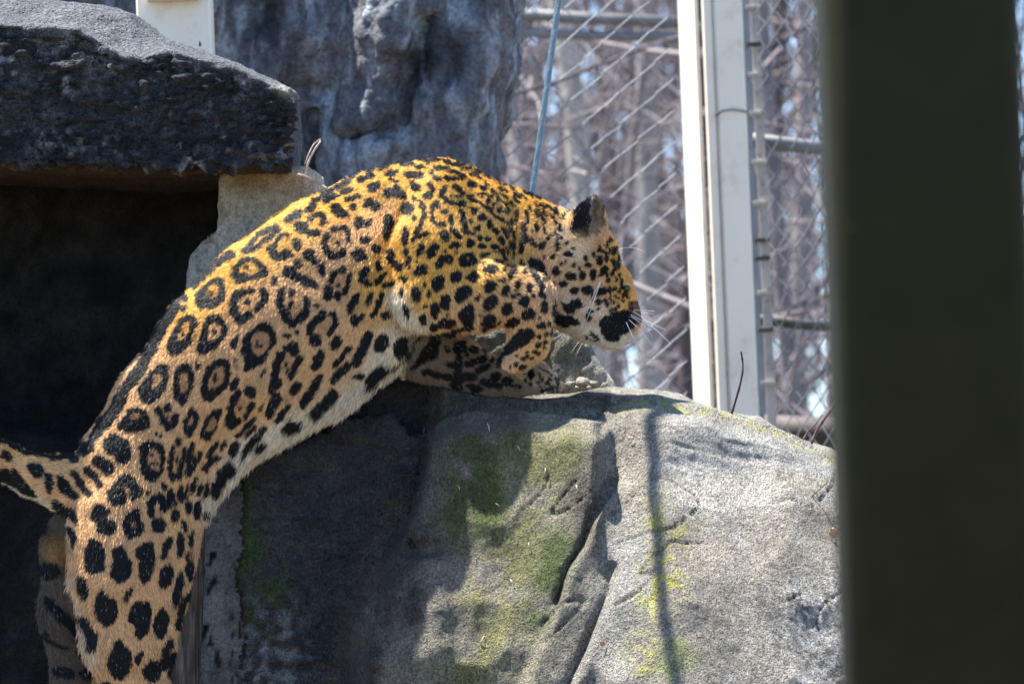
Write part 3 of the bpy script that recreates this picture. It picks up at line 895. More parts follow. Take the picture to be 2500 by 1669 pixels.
# dark post of the viewing shelter, close to the camera
def near_post():
    w = -6400
    k = px_at(w)
    mt = paint_mat('dark_olive_paint', (.0165, .0158, .0055), .7, .2, 14, .1)
    mt.node_tree.nodes['Principled BSDF'].inputs['Specular IOR Level'].default_value = .15
    root = empty('viewing_post', 'broad dark olive post standing out of focus at the right edge', 'post')
    c = upright(2268, 834, w)
    hx = 238 * k
    n = 28
    v, f = [], []
    z0, z1 = 0.0, float(c[2]) + 4.2
    sec = []
    rc = hx * .34
    for qx, qy, a0 in ((1, -1, -90), (1, 1, 0), (-1, 1, 90), (-1, -1, 180)):
        for s in range(8):
            th = math.radians(a0 + s * 90 / 7)
            sec.append((qx * (hx - rc) + rc * math.cos(th), qy * (hx - rc) + rc * math.sin(th)))
    m_ = len(sec)
    for z in (z0, z1):
        for x, y in sec: v.append(c + np.array([x, y, z]))
    for s in range(m_): f.append((s, (s + 1) % m_, m_ + (s + 1) % m_, m_ + s))
    f.append(tuple(range(m_))[::-1]); f.append(tuple(m_ + s for s in range(m_)))
    mesh_obj('column', np.array(v), f, mt, root, smooth=True)
    Boxes().prism(c + ZW * .0, c + ZW * .02, hx * 1.6, hx * 1.6, XW, YW, .1).build('base_plate', mt, root, False)
    set_base(root, c)
near_post()
# ------------------------------------------------------------------ bare woods behind the fence
barks = [bark_mat('grey_bark', (.30, .27, .27), (.14, .12, .12)), bark_mat('brown_bark', (.115, .085, .085), (.045, .032, .034)), bark_mat('pale_bark', (.50, .48, .42), (.28, .27, .24))]
twm = [bark_mat('grey_twigs', (.135, .125, .145), (.065, .05, .065)), bark_mat('brown_twigs', (.09, .075, .085), (.045, .03, .036)), bark_mat('pale_twigs', (.27, .24, .25), (.14, .12, .13))]
def grow(T, p, d, ln, r, depth, rnd):
    n = 5
    pts, rad = [p], [r]
    dd = d.copy()
    kids = []
    for i in range(n):
        dd = dd + np.array([rnd.gauss(0, .13), rnd.gauss(0, .13), rnd.gauss(.03, .08)])
        dd /= np.linalg.norm(dd)
        p = p + dd * ln / n
        pts.append(p); rad.append(r * (1 - .62 * (i + 1) / n))
        kids.append((p, dd.copy(), rad[-1]))
    T.add(pts, rad, 5 if depth < 2 else 4 if depth < 3 else 3, False)
    if depth >= 4: return
    k = (0, 3, 4, 4)[depth] if depth else 0
    for _ in range(k):
        q, qd, qr = kids[rnd.randrange(1, n)]
        side = np.array([rnd.gauss(0, 1), rnd.gauss(0, 1), rnd.gauss(.1, .6)])
        side -= qd * (side @ qd); side /= np.linalg.norm(side)
        nd = qd * rnd.uniform(.35, .8) + side * rnd.uniform(.6, 1.0)
        nd /= np.linalg.norm(nd)
        grow(T, q, nd, ln * rnd.uniform(.4, .68), max(qr * .6, .0025), depth + 1, rnd)
def make_tree(h, r, nb, seed, bm, tm, low):
    rnd = random.Random(seed)
    T, C = Tubes(), Tubes()
    n = 14
    p = np.zeros(3); d = np.array([rnd.gauss(0, .05), rnd.gauss(0, .05), 1.0])
    pts, rad, nodes = [p.copy()], [r * 1.25], []
    for i in range(n):
        d = d + np.array([rnd.gauss(0, .05), rnd.gauss(0, .05), .05]); d /= np.linalg.norm(d)
        p = p + d * h / n
        pts.append(p.copy()); rad.append(r * (1 - .8 * (i + 1) / n)); nodes.append((p.copy(), rad[-1]))
    T.add(pts, rad, 9, False)
    for b in range(nb):
        f = rnd.uniform(low, 1.0) ** 1.15
        q, qr = nodes[min(int(f * n), n - 1)]
        a = rnd.uniform(0, 2 * math.pi)
        nd = np.array([math.cos(a), math.sin(a), rnd.uniform(-.1, .8)]); nd /= np.linalg.norm(nd)
        grow(C, q + np.array([0, 0, rnd.uniform(-.3, .3)]), nd, h * rnd.uniform(.12, .26), max(qr * .42, .006), 1, rnd)
    root = empty('bare_tree')
    T.build('trunk', bm, root)
    C.build('crown', tm, root)
    return root
protos = [make_tree(13, .065, 13, 11, barks[0], twm[0], .05), make_tree(9, .05, 20, 12, barks[1], twm[1], .04), make_tree(6, .03, 22, 13, barks[1], twm[0], .05), make_tree(15, .075, 12, 14, barks[2], twm[2], .06), make_tree(7, .04, 16, 15, barks[0], twm[2], .04)]
used_p = set()
def plant(i, u, w, rz, sc, label, group=None):
    src = protos[i]
    if i in used_p:
        o = src.copy(); COL.objects.link(o)
        for ch in src.children:
            c = ch.copy(); COL.objects.link(c); c.parent = o
            c.matrix_parent_inverse = Matrix.Identity(4)
    else:
        o = src; used_p.add(i)
        for ch in o.children: ch.matrix_parent_inverse = Matrix.Identity(4)
    p = upright(u, 700, w)
    o.location = (p[0], p[1], GZ - 1.3 - .0004 * w * 0)
    o.rotation_euler = (0, 0, rz); o.scale = (sc, sc, sc)
    tag(o, label, 'tree', group)
    return o
plant(3, 1428, 17000, .4, .95, 'pale grey thick tree trunk behind the left chain-link fence', None)
plant(3, 1520, 22000, 2.2, 1.0, 'whitish thick trunk rising just right of the jaguar muzzle')
plant(0, 1618, 26000, 1.1, .8, 'pinkish grey straight trunk between the muzzle and the cream post')
plant(0, 1990, 30000, 2.9, .9, 'dark trunk against the bright sky beside the dark pillar')
rt_ = random.Random(5)
for q in range(30):
    i = rt_.choice([0, 1, 1, 2, 2, 4, 4])
    w = 9000 + 52000 * (q / 30.0) ** 1.2 + rt_.uniform(-1500, 1500)
    u = 1090 + (q * 377.13 % 1000) + rt_.uniform(-30, 30)
    plant(i, u, w, rt_.uniform(0, 6.28), rt_.uniform(.75, 1.25), 'bare leafless tree in the blurred woods behind the fence', 'bare trees in the woods')
for q in range(26):
    side = -1 if q % 2 else 1
    plant(rt_.choice([0, 1, 1, 2, 4]), 1500 + side * rt_.uniform(750, 3200), 16000 + 1700 * q, rt_.uniform(0, 6.28), rt_.uniform(.75, 1.25), 'bare leafless tree in the blurred woods behind the fence', 'bare trees in the woods')
# the far wood that reads as one mass of thin stems and twigs
def far_wood():
    T = Tubes()
    rnd = random.Random(9)
    for q in range(5600):
        w = rnd.uniform(62000, 110000)
        u = rnd.uniform(900, 2600) if q < 2000 else rnd.choice([rnd.uniform(-2200, 900), rnd.uniform(2600, 4700)]); v = rnd.uniform(-260, 1250)
        k = px_at(w)
        p = PW(u, v, w)
        if rnd.random() < .3:
            d = np.array([rnd.gauss(0, .1), rnd.gauss(0, .1), 1]); ln = rnd.uniform(2, 5); r = rnd.uniform(.03, .08)
        else:
            d = np.array([rnd.gauss(0, 1), rnd.gauss(0, 1), rnd.gauss(.4, .7)]); ln = rnd.uniform(.6, 2.2); r = rnd.uniform(.012, .03)
        d /= np.linalg.norm(d)
        p2 = p + d * ln * .5 + np.array([rnd.gauss(0, .1), 0, rnd.gauss(0, .1)])
        T.add([p, p2, p2 + (d + np.array([rnd.gauss(0, .3), 0, rnd.gauss(0, .3)])) * ln * .5], [r, r * .8, r * .4], 4, False)
    o = T.build('distant_woods', twm[1])
    tag(o, kind='stuff')
far_wood()

# leafless brush tangled between the fence and the trees
def brush():
    T = Tubes()
    rnd = random.Random(21)
    for q in range(420):
        w = rnd.uniform(9000, 24000)
        u = rnd.uniform(1000, 2300) if q < 300 else rnd.choice([rnd.uniform(-1500, 1000), rnd.uniform(2300, 4200)])
        p = PW(u, rnd.uniform(-150, 1150), w)
        d = np.array([rnd.gauss(0, 1), rnd.gauss(0, .7), rnd.gauss(.35, .6)]); d /= np.linalg.norm(d)
        ln = rnd.uniform(.4, 1.3); r = rnd.uniform(.0035, .009)
        pts, n = [p], 5
        for i in range(n):
            d = d + np.array([rnd.gauss(0, .25), rnd.gauss(0, .2), rnd.gauss(.04, .2)]); d /= np.linalg.norm(d)
            p = p + d * ln / n
            pts.append(p)
        T.add(pts, np.linspace(r, r * .35, n + 1), 4, False)
    o = T.build('undergrowth', twm[2])
    tag(o, kind='stuff')
brush()
# ------------------------------------------------------------------ the jaguar's coat: every spot and rosette as a shape on its side
CU0, CV0, CU1, CV1 = -120, 340, 1640, 1760
_ink = np.full((CV1 - CV0, CU1 - CU0), 9.0, np.float32)      # signed distance to black, in grid units
_brn = np.zeros_like(_ink)                                     # rosette centres
_T = [0.0, 0.0, 1.0]
def TILE(x, y, crop, size): _T[:] = [x, y, size * 10.0 / crop]
def _win(x0, y0, x1, y1, pad=8):
    a, b = max(int(x0 - pad), CU0), min(int(x1 + pad) + 1, CU1)
    c, d = max(int(y0 - pad), CV0), min(int(y1 + pad) + 1, CV1)
    if a >= b or c >= d: return None
    yy, xx = np.mgrid[c:d, a:b].astype(np.float32)
    return (slice(c - CV0, d - CV0), slice(a - CU0, b - CU0)), xx, yy
def _pt(p): return [(_T[0] + x * _T[2], _T[1] + y * _T[2]) for x, y in p]
def _min(w, d): _ink[w] = np.minimum(_ink[w], d)
def E(x, y, a, b=None, ang=0):
    b = a if b is None else b
    (x, y), = _pt([(x, y)]); a *= _T[2]; b *= _T[2]
    r = max(a, b)
    q = _win(x - r, y - r, x + r, y + r)
    if q is None: return
    w, xx, yy = q
    t = math.radians(ang)
    dx, dy = xx - x, yy - y
    p, s = dx * math.cos(t) + dy * math.sin(t), -dx * math.sin(t) + dy * math.cos(t)
    _min(w, (np.sqrt((p / a) ** 2 + (s / b) ** 2) - 1) * min(a, b))
def L(wd, pts):
    p = np.array(_pt(pts)); r = wd * _T[2] / 2
    q = _win(p[:, 0].min() - r, p[:, 1].min() - r, p[:, 0].max() + r, p[:, 1].max() + r)
    if q is None: return
    w, xx, yy = q
    _min(w, seg_dist(xx, yy, p.tolist()) - r)
def _poly(pts):
    p = np.array(_pt(pts))
    for _ in range(2):
        nx = np.roll(p, -1, 0)
        p = np.stack([p * .78 + nx * .22, p * .22 + nx * .78], 1).reshape(-1, 2)
    q = _win(p[:, 0].min(), p[:, 1].min(), p[:, 0].max(), p[:, 1].max())
    if q is None: return None
    w, xx, yy = q
    ins = np.zeros(xx.shape, bool)
    for (ax, ay), (bx, by) in zip(p, np.roll(p, -1, 0)):
        if ay == by: continue
        ins ^= ((ay > yy) != (by > yy)) & (xx < (bx - ax) * (yy - ay) / (by - ay) + ax)
    d = seg_dist(xx, yy, p.tolist() + [p[0].tolist()])
    return w, np.where(ins, -d, d)
def P(pts):
    q = _poly(pts)
    if q: _min(*q)
def H(pts, br=1.0):
    q = _poly(pts)
    if q:
        w, d = q
        _ink[w] = np.maximum(_ink[w], -d)
        _brn[w] = np.maximum(_brn[w], np.clip(0.5 - d / 6, 0, 1) * br)
def B(x, y, a, b=None, ang=0, br=0.8):
    b = a if b is None else b
    (x, y), = _pt([(x, y)]); a *= _T[2]; b *= _T[2]
    q = _win(x - a - b, y - a - b, x + a + b, y + a + b)
    if q is None: return
    w, xx, yy = q
    t = math.radians(ang)
    dx, dy = xx - x, yy - y
    p, s = dx * math.cos(t) + dy * math.sin(t), -dx * math.sin(t) + dy * math.cos(t)
    _brn[w] = np.maximum(_brn[w], np.clip(1.4 - np.sqrt((p / a) ** 2 + (s / b) ** 2), 0, 1) * br)

# back and ribs behind the shoulder
TILE(700, 370, 1568, 300)
L(6.5, [(34,66),(55,51),(80,38)]); L(6.5, [(84,31),(97,25),(110,15)]); E(143,8.5,7,1.5)
L(3.6, [(112,19),(120,15),(127,12.5)]); E(126,20,9,3.8,-25); E(134,28,8,4.2,-8); E(152,16,6,3,-5); E(155,31,5,4)
L(6.5, [(94,38),(104,33),(110,24)]); L(4.5, [(100,36),(112,31)]); E(134,36,3,1.8); E(141,38,3,1.8); E(112,45,8.8,5.8,-25)
E(129,53,7,6); E(141,51,6,9); E(148,55,5,5); E(77,50,9,3.8,-15); E(55,61,10,4.4,-32); L(3, [(60,60),(69,57)])
E(85,60,10,3.8,-22); E(85.5,71,4.5,4); E(104,67,7.5,5.5,-50); E(113,69,6.5,6,30); E(64,74,8,7,20); E(72,80,8,5,15)
E(10,83,13,6,-25); E(31,73,9,4.6,-25); L(5.5, [(29,86),(38,82),(46,80),(49,88)]); E(48,90,4.6,5); E(19,97,8.5,7.5,20); L(8.5, [(20,98),(30,103),(40,103)])
E(92,91,5.6,7); L(4, [(92,92),(100,93)]); E(104,91,7,4,-40); L(7, [(60,100),(66,99),(73,97)]); L(5.5, [(74,97),(79,105),(79,113)])
L(8.5, [(52,108),(49,117),(51,125),(59,132),(67,132),(73,127)]); B(64,114,12,14); E(66,117,2.8,3); E(101,112,6.5,5,-10); E(114,123,4.5,5)
E(91,131,7.5,7.5); E(97,134,5,4); L(11, [(131,86),(129,97),(127,109)]); E(152,72,6,8); E(152,107,5,11); E(133,133,5.8,10); E(138,142,4,5); E(143,146,5,5); E(117,146,5,6)
E(152,127,3,5); E(14,118,6,7); E(2,107,5,3); E(3,131,5,4); E(29,131,7,7); E(37,139,4,5); E(16,142,5,6); E(4,153,9,8); E(45,151,4,8); L(7.5, [(60,155),(66,152),(73,149)]); L(8, [(96,156),(101,149)])
TILE(700, 620, 1568, 300)
L(11, [(3,20),(8,26),(15,30),(25,33),(35,39)]); B(26,20,14,10); L(7.5, [(57,34),(59,26),(64,22),(72,20)]); L(6.3, [(80,26),(79,38),(73,48)]); B(67,34,9,12)
E(53,49,6.3,9,10); E(65,53,4,6); E(66,39,2,2.4); L(9, [(98,22),(96,31),(103,37)]); L(6, [(112,36),(118,31),(124,26)]); B(108,28,9,9); L(6, [(124,39),(132,38),(136,36)])
L(8.5, [(88,53),(84,62),(81,71)]); E(104,56,8.5,3.3,-65); L(7.5, [(121,52),(116,64),(110,76)]); E(126,76,6,6); E(87,84,6,8); L(6, [(86,86),(93,82),(97,78)]); B(92,68,6,9)
L(9.5, [(46,75),(42,80),(34,88),(29,97)]); E(36,108,8,8); L(7, [(57,75),(62,80),(61,90),(55,99)]); B(47,91,9,13); E(62,112,9,6,-60); L(6.3, [(80,118),(72,128),(62,141)]); L(9, [(78,140),(68,150),(60,159)])
L(11.5, [(105,101),(99,115),(92,130),(88,137)]); E(121,112,12.5,8.5,-62); E(145,114,11,7.5,-60); E(40,134,14,6.3,-62); L(6.5, [(18,132),(12,143),(5,154)]); E(8,118,8.5,8)
L(8.5, [(24,57),(27,65),(24,75),(15,83),(6,89)]); E(5.5,64,3,4); E(7,49,4.5,5); E(38,65,1.8,3); E(2,77,4,7); E(14,99,2,4); E(3,103,3,2)
L(13, [(125,141),(115,150),(108,158)]); E(92,154,7,4,-10)
# middle of the back
TILE(450, 500, 1568, 300)
L(10, [(13,103),(25,89),(40,77),(52,68),(62,63)]); L(5.5, [(76,61),(85,51),(92,41),(105,33),(118,28),(122,31)]); L(6.8, [(78,60),(95,54),(104,46),(112,38),(119,33)]); B(102,40,12,5,-40,.6)
P([(61,83),(70,71),(82,67),(94,69),(102,77),(110,85),(106,90),(95,94),(80,97),(63,100)]); H([(70,81),(78,73),(88,72),(95,78),(97,84),(92,88),(78,88),(71,85)],.4); E(80,79,3.3,2.4)
P([(14,115),(26,103),(38,94),(48,90),(51,98),(54,110),(52,121),(43,129),(30,133),(21,134),(14,125)]); H([(29,111),(35,102),(43,101),(46,109),(42,117),(33,119)]); E(35,112,2.8,2.8)
L(10.5, [(75,111),(66,116),(63,126),(66,138),(73,146),(83,140)]); E(86,109,4.8,3.8); L(8.5, [(99,108),(103,116),(100,126),(94,132)]); E(81.5,123,3.8,4.6); B(83,120,12,13,0,.5)
L(6, [(131,38),(124,40),(116,52)]); L(11.5, [(112,57),(116,64),(122,67),(132,62)]); E(145,50,6,7); B(130,50,9,8,0,.4); E(150,28,9,7); E(116,96,4,6,20); E(146,75,5,5)
L(9.5, [(124,110),(122,124),(127,137),(130,145)]); E(137,112,4.5,5); E(136,127,3,4); L(9, [(135,148),(144,145),(153,137)]); B(138,126,11,15); E(3,120,3,4); E(1,131,2,3)
# lower back
TILE(300, 700, 1568, 300)
L(13, [(69,25),(58,40),(45,60),(35,80),(25,100),(10,120),(0,135)]); L(11, [(50,57),(38,80),(25,105),(10,125)]); E(76,12,8,3.6,-60); E(80,17,4,2.8); E(79,28,4,2.8,-45)
P([(56,81),(60,66),(68,50),(77,37),(84,34),(95,39),(96,48),(90,60),(86,75),(72,87),(62,87)]); H([(70,64),(74,52),(81,43),(88,43),(86,55),(80,67),(73,67)]); E(78,60,1.6,3)
P([(96,82),(99,66),(103,50),(107,38),(124,34),(130,44),(135,49),(134,60),(125,72),(112,81),(100,86)]); H([(109,60),(111,48),(117,42),(124,45),(128,53),(124,63),(113,69),(109,66)],.6); E(116,57,2.8,3.8)
P([(20,133),(28,117),(38,104),(50,97),(60,99),(59,112),(55,128),(48,139),(35,148),(26,147)]); H([(37,127),(40,114),(47,107),(51,112),(50,121),(42,131)],1.3)
P([(63,130),(66,115),(69,101),(80,96),(87,97),(91,108),(90,123),(86,138),(79,151),(74,151),(66,142)]); H([(72,123),(74,110),(80,107),(86,111),(84,128),(79,137),(73,132)],1.2)
P([(100,130),(104,113),(107,100),(120,92),(134,90),(138,100),(137,116),(131,130),(124,136),(112,145),(102,145)]); H([(108,127),(112,112),(118,103),(126,99),(131,105),(129,118),(122,128),(112,130)]); E(119,114,2.6,5)
E(97,101,3,4); E(93,95,1.5,2); E(143,71,9,3.8,-70); E(143,121,9,3.3,-65); E(57,153,5,5)
TILE(540, 740, 1568, 300)
P([(26,52),(30,38),(42,31),(52,24),(60,22),(66,30),(72,43),(67,55),(61,58),(60,65),(55,74),(44,79),(34,84),(29,87),(31,72),(26,64)]); H([(37,50),(41,38),(50,34),(60,36),(63,45),(60,55),(58,62),(48,68),(40,62)]); E(46,50,2.6,4); E(52,53,2.4,2)
E(85,40,5,2.6,-20); E(97,36,3,2.4,-45); E(53,88,5,1.8,-60); E(19,80,1.4,2.4); E(18,71,1.4,1.8)
L(9, [(84,57),(90,53),(95,58),(94,63)]); L(10.5, [(76,65),(71,77),(68,92),(65,110)]); E(70,103,9,6,-45); L(7.5, [(101,69),(95,80),(89,93)]); B(84,78,8,16,15); E(83,76,1.8,3); E(84,84,1.8,3.4)
E(95,107,10,6.3,-50); L(9, [(126,93),(121,103)]); L(11, [(121,102),(114,114),(105,127)]); L(13.5, [(143,114),(134,125),(124,136)]); L(8.5, [(22,113),(15,125),(12,132)]); E(37,111,8,7.6); E(40,118,3,3)
L(6, [(40,127),(36,135),(31,145)]); L(11, [(13,141),(11,150)]); E(19,150,6,4); B(25,130,9,14,0,1); E(24,132,1.6,3); E(17,101,10,4.6,-65); L(12, [(71,119),(67,128),(61,139)]); L(7.5, [(86,131),(77,140),(71,148)]); B(82,122,7,7,0,.9)
E(51,131,4,1.3,-60); L(5.5, [(43,146),(37,152),(30,157)]); E(93,152,13,6.5,-10)
# belly line and flank in front of the thigh
TILE(400, 950, 1568, 300)
E(5,22,5,5); P([(25,47),(26,37),(31,29),(35,20),(39,25),(45,31),(45,39),(40,50),(36,58),(31,61),(26,54)]); H([(31,47),(32,33),(37,31),(38,38),(36,46)],1.2)
P([(46,56),(50,44),(55,33),(63,26),(75,21),(75,29),(69,38),(69,47),(64,57),(57,64),(49,62)]); H([(54,53),(57,40),(62,33),(67,37),(68,43),(64,49),(57,54)],1.2)
P([(79,47),(81,36),(86,27),(91,31),(92,38),(98,38),(94,46),(86,51)]); L(4.6, [(116,36),(105,47),(93,59)]); L(5.6, [(116,47),(109,54),(105,60)]); B(103,54,8,5,-40); L(7.5, [(128,50),(117,61),(110,70),(104,80)]); E(127,67,8,4.6,-30); E(90,74,10,6.3,-45)
L(6.3, [(68,68),(60,77),(57,85)]); E(76,71,6,2.6,-60); L(8.5, [(68,86),(60,92),(52,99)]); B(64,80,6,5,0,1); L(14, [(88,94),(77,104),(70,117),(66,126)])
L(5.8, [(12,72),(9,88),(8,105),(11,114),(19,112),(22,100),(26,85),(27,76)]); L(8, [(11,108),(18,110)]); E(19,67,6,3.2,90); B(17,90,5,14,0,1.1); E(17,89,1.6,4); L(6, [(37,70),(34,80),(32,92),(30,107)]); L(6.3, [(46,80),(43,90),(37,100),(31,108)]); B(37,88,4,8,0,1); E(38,88,1.4,3)
E(9,135,10,4,95); E(21,131,9,3.2,100); B(15,139,5,9,0,1); E(29,129,8,1.9,95); E(38,121,10,3.4,-75); E(46,126,8,3,-80); E(54,126,9,3,-75); E(31,148,8,4,90); E(42,150,9,5,-70); E(15,155,5,4); E(54,154,3,5); E(1,123,3,4); E(14,145,2,4); B(48,138,6,6,0,.9)
# rump
TILE(150, 930, 1568, 300)
P([(78,0),(99,0),(86,8),(81,18),(86,22),(78,38),(68,50),(58,62),(47,73),(42,76),(35,73),(43,58),(50,45),(60,35),(66,25),(67,20)])
P([(49,37),(53,38),(46,49),(33,56),(38,48)]); P([(33,60),(34,63),(25,71),(16,81),(22,68)]); E(32,84,12,8.5,-25); L(6, [(10,90),(20,85),(30,78)]); E(15,97,9,6,10)
P([(70,54),(83,42),(88,33),(100,33),(109,36),(113,46),(114,58),(100,64),(87,64),(76,61)]); H([(89,48),(88,41),(96,37),(103,41),(102,47),(93,50)],1.6)
L(8.5, [(124,36),(130,48),(137,59),(143,55),(146,43)]); E(136,32,5,5); B(136,44,4,6,0,.6); E(136.5,45,1.8,1.8)
P([(53,80),(58,70),(66,65),(74,70),(83,73),(89,81),(89,93),(87,103),(78,106),(70,99),(65,92),(58,90)]); B(72,84,6,5,0,.0)
P([(39,103),(43,94),(48,91),(54,97),(64,101),(69,109),(65,118),(57,119),(51,112),(42,108)]); L(9.5, [(34,112),(44,122),(50,132)]); L(8.5, [(16,117),(22,124),(29,135),(36,143)])
P([(-6,118),(4,120),(10,130),(22,142),(24,148),(19,152),(5,146),(-4,138)])
P([(59,142),(66,132),(73,121),(86,116),(93,120),(98,130),(104,137),(101,146),(92,151),(87,147),(86,141),(81,143),(84,150),(79,157),(68,157),(61,152)]); H([(80,138),(82,133),(88,132),(90,137),(86,143),(84,148)],1.6)
P([(99,80),(110,76),(117,74),(123,78),(131,80),(132,95),(130,113),(128,119),(122,123),(119,130),(110,126),(102,117),(101,104),(100,92)]); H([(109,100),(112,86),(120,84),(126,92),(127,105),(123,116),(117,112),(112,106)],1); E(117,103,2.6,2.8); E(115,92,1.6,1.8); E(123,103,1.4,2)
E(131,133,5,3.2,80); E(110,141,4,2.8,-45); E(122,65,2,2.6); E(127,69,1.5,2.5)
# tail root and tail
TILE(0, 1040, 1568, 300)
L(6, [(-40,4),(6,19),(20,27),(30,33),(42,36)]); L(7, [(48,35),(60,37),(75,40),(90,37)]); E(9,38,8,5.6,30); E(-1,25,2,4); P([(33,49),(45,47),(54,47),(57,57),(54,65),(46,68),(39,61)]); E(63,72,13,6,85)
P([(-16,54),(0,56),(15,55),(24,57),(28,65),(36,74),(45,84),(49,90),(44,91),(33,87),(20,79),(8,73),(0,70),(-16,66)]); P([(66,96),(72,93),(80,99),(93,104),(100,111),(101,121),(99,126),(93,117),(82,115),(73,108),(67,102)])
P([(85,127),(90,127),(98,135),(99,147),(96,155),(91,149),(88,138)]); E(59,131,8,4,-70)
# thigh
TILE(200, 1200, 1568, 300)
P([(12,25),(17,16),(24,13),(32,18),(36,25),(32,30),(25,35),(18,39),(12,34)]); E(32,44,13,10); E(27,34,6,6); B(31,35,5,4,0,.0)
P([(52,35),(55,27),(61,27),(65,22),(71,21),(75,24),(75,32),(72,36),(79,38),(79,46),(74,55),(64,59),(55,56),(52,47)]); H([(63,44),(64,37),(68,35),(69,39),(67,45)],1.5)
L(9.5, [(88,27),(87,15),(92,7),(100,5),(103,13),(104,20)]); E(97,41,10.5,10); B(99,27,6,9,0,1.1); E(112,8,12,4,95); P([(112,25),(119,25),(125,21),(124,32),(115,40)]); E(127,5,6,2.8,90)
E(135,18,8,4,90); E(147,22,10,4.8,-75); E(130,42,7,2.8,75); E(132,3,2,4); P([(4,86),(6,66),(14,57),(24,62),(28,72),(30,88),(25,102),(18,103),(8,95)])
P([(35,102),(38,92),(42,87),(39,79),(41,71),(50,67),(57,73),(58,80),(65,89),(63,103),(56,113),(47,114),(38,110)]); P([(69,76),(74,66),(82,62),(91,63),(92,74),(94,88),(90,100),(85,113),(79,116),(73,110),(71,97),(74,86),(70,82)])
E(107,70,15,5,-70); E(106,106,15,8,-75); B(110,84,5,7,0,.8); E(125,66,15,4.6,92); E(139,59,11,3.3,90); E(137,98,13,5,92); E(134,82,6,2.4,95); B(139,78,3,9,0,.9); E(122,123,23,5.4,-80); L(5.5, [(137,125),(130,140),(124,157)]); E(57,132,6,2,-70); E(63,126,5,1.8,-75)
TILE(80, 1369, 2091, 400)
E(80,7,13,7); E(64,33,16,6.8,80); P([(80,52),(82,40),(90,34),(96,43),(106,47),(109,57),(107,70),(99,82),(90,82),(81,70)])
P([(120,70),(123,60),(132,49),(136,48),(139,52),(146,48),(151,55),(150,75),(148,87),(141,96),(133,96),(130,88),(131,82),(122,79)]); P([(154,76),(158,63),(165,58),(172,64),(174,75),(170,88),(163,99),(156,96),(154,86)])
L(6, [(193,45),(187,65),(184,85)]); E(119,43,6,2.4,-75); E(126,36,5,1.9,-75); P([(93,130),(100,115),(104,100),(112,99),(120,109),(127,118),(126,130),(120,143),(110,151),(103,148),(98,137)]); P([(131,120),(135,114),(143,112),(139,122),(134,131),(130,128)])
P([(138,138),(147,127),(161,125),(164,138),(160,150),(153,155),(144,151)]); L(9, [(175,103),(170,115),(166,134)]); L(8.5, [(180,118),(176,130),(176,145)]); P([(55,68),(67,68),(76,83),(84,92),(84,102),(78,113),(72,108),(70,95),(62,80)]); E(93,156,8,5)
P([(10,0),(32,0),(34,15),(25,24),(12,20)]); P([(14,42),(28,48),(38,62),(48,65),(57,73),(61,90),(55,97),(45,85),(30,68),(18,55)]); P([(14,82),(25,98),(45,108),(42,112),(25,105),(15,95)]); E(40,140,13,8,20); E(16,130,15,3,80); E(68,142,9,8); E(60,117,7,3,20)
# shoulder
TILE(940, 370, 1568, 300)
E(19,8.5,8,1.6); E(42,8.5,6,1.5); E(58,13,8,3); E(30,16,8.5,3.4); E(44,20,7,1.9,3); E(72,22,9.5,3.2,2); E(86,17,9,2.3,20); E(38,30,12.5,4.4,5); E(60,27,3.2,2); E(67,34,6,3.8,25); E(79,34,4,2.6,10); E(91,28,9,1.9,12)
L(4.4, [(86,35),(93,35),(101,34)]); E(102,24,5,1.4,15); E(115,27,6,1.2,30); L(2.4, [(109,30),(117,32),(124,36)]); E(39,44,7.5,4.4,30); L(7.5, [(57,42),(62,48),(60,54),(54,57)]); E(111,43,7,3.6,25); E(126,47,5,2.1,15); L(4.8, [(89,45),(94,48),(99,54)])
E(38,59.5,3,3); L(6.3, [(78,46),(73,50),(73,56),(78,62),(84,65)]); E(95,66,7.5,3.8,-5); E(109,56,4.5,2.3,-5); E(124,55.5,5.5,1.7,-5); E(135,57,4,1.9,20); L(1.8, [(84,57),(90,57.5)]); E(94,58,3,.9)
E(112,62,6,1.9,20); L(3.3, [(122,65),(130,71),(137,78)]); E(132,64,3,3); E(138,69,2.1,3.1); E(145,75,2.7,3.4); E(154,75,4,4.5); E(30,73,7.6,8.6); L(5.6, [(44,63),(47,68),(50,74),(50,85),(46,93),(41,102),(37,112)]); E(26,107,4.8,11); E(38,85,2,3)
L(6.5, [(66,65),(67,70)]); L(4, [(63,66),(60,75),(60,82)]); E(76,76.5,5,3.3); E(84,87,3.4,6.6); L(5.2, [(61,87),(66,92),(75,93)]); L(6.8, [(98,76),(98,88),(101,98),(105,102)]); L(4.5, [(103,101),(112,104)]); E(113,73,6,2.8,10); E(113,77,2.8,2.6); E(123,83.5,5.8,4.4,-15); E(133,91,4.4,6)
E(141,100,4.4,4.4); E(108,88,2.6,2.4); E(117,97.5,4.4,3.4,-20); L(3.8, [(140,82),(150,88)]); L(3.8, [(150,98),(156,107)]); E(49,105.5,7.5,3.4,-25); E(76,107,6,7.8); L(5.2, [(85,99),(89,103),(94,108)]); E(88.5,118.5,7.5,3.9,-12); E(108,117.5,5.8,5.8); E(121,109.5,4.2,3.1); E(131,110.5,4.5,2.6,5); E(123,120,5.1,3.8)
E(139,121,6,3.3,20); L(4.6, [(146,125),(151,131),(154,136)]); E(148,112,6,3.6,50); E(45,125,8,4.6,-65); E(60,126,10,5.8,-50); E(76,126,2.4,1.8); E(90,128,2.4,1.4); E(127,131,6.5,3.3,-15); E(139,128,4,.9,10); E(29,139,7,3.1,-68); E(40,140,1.3,1.9); E(31,148,1.9,2.4)
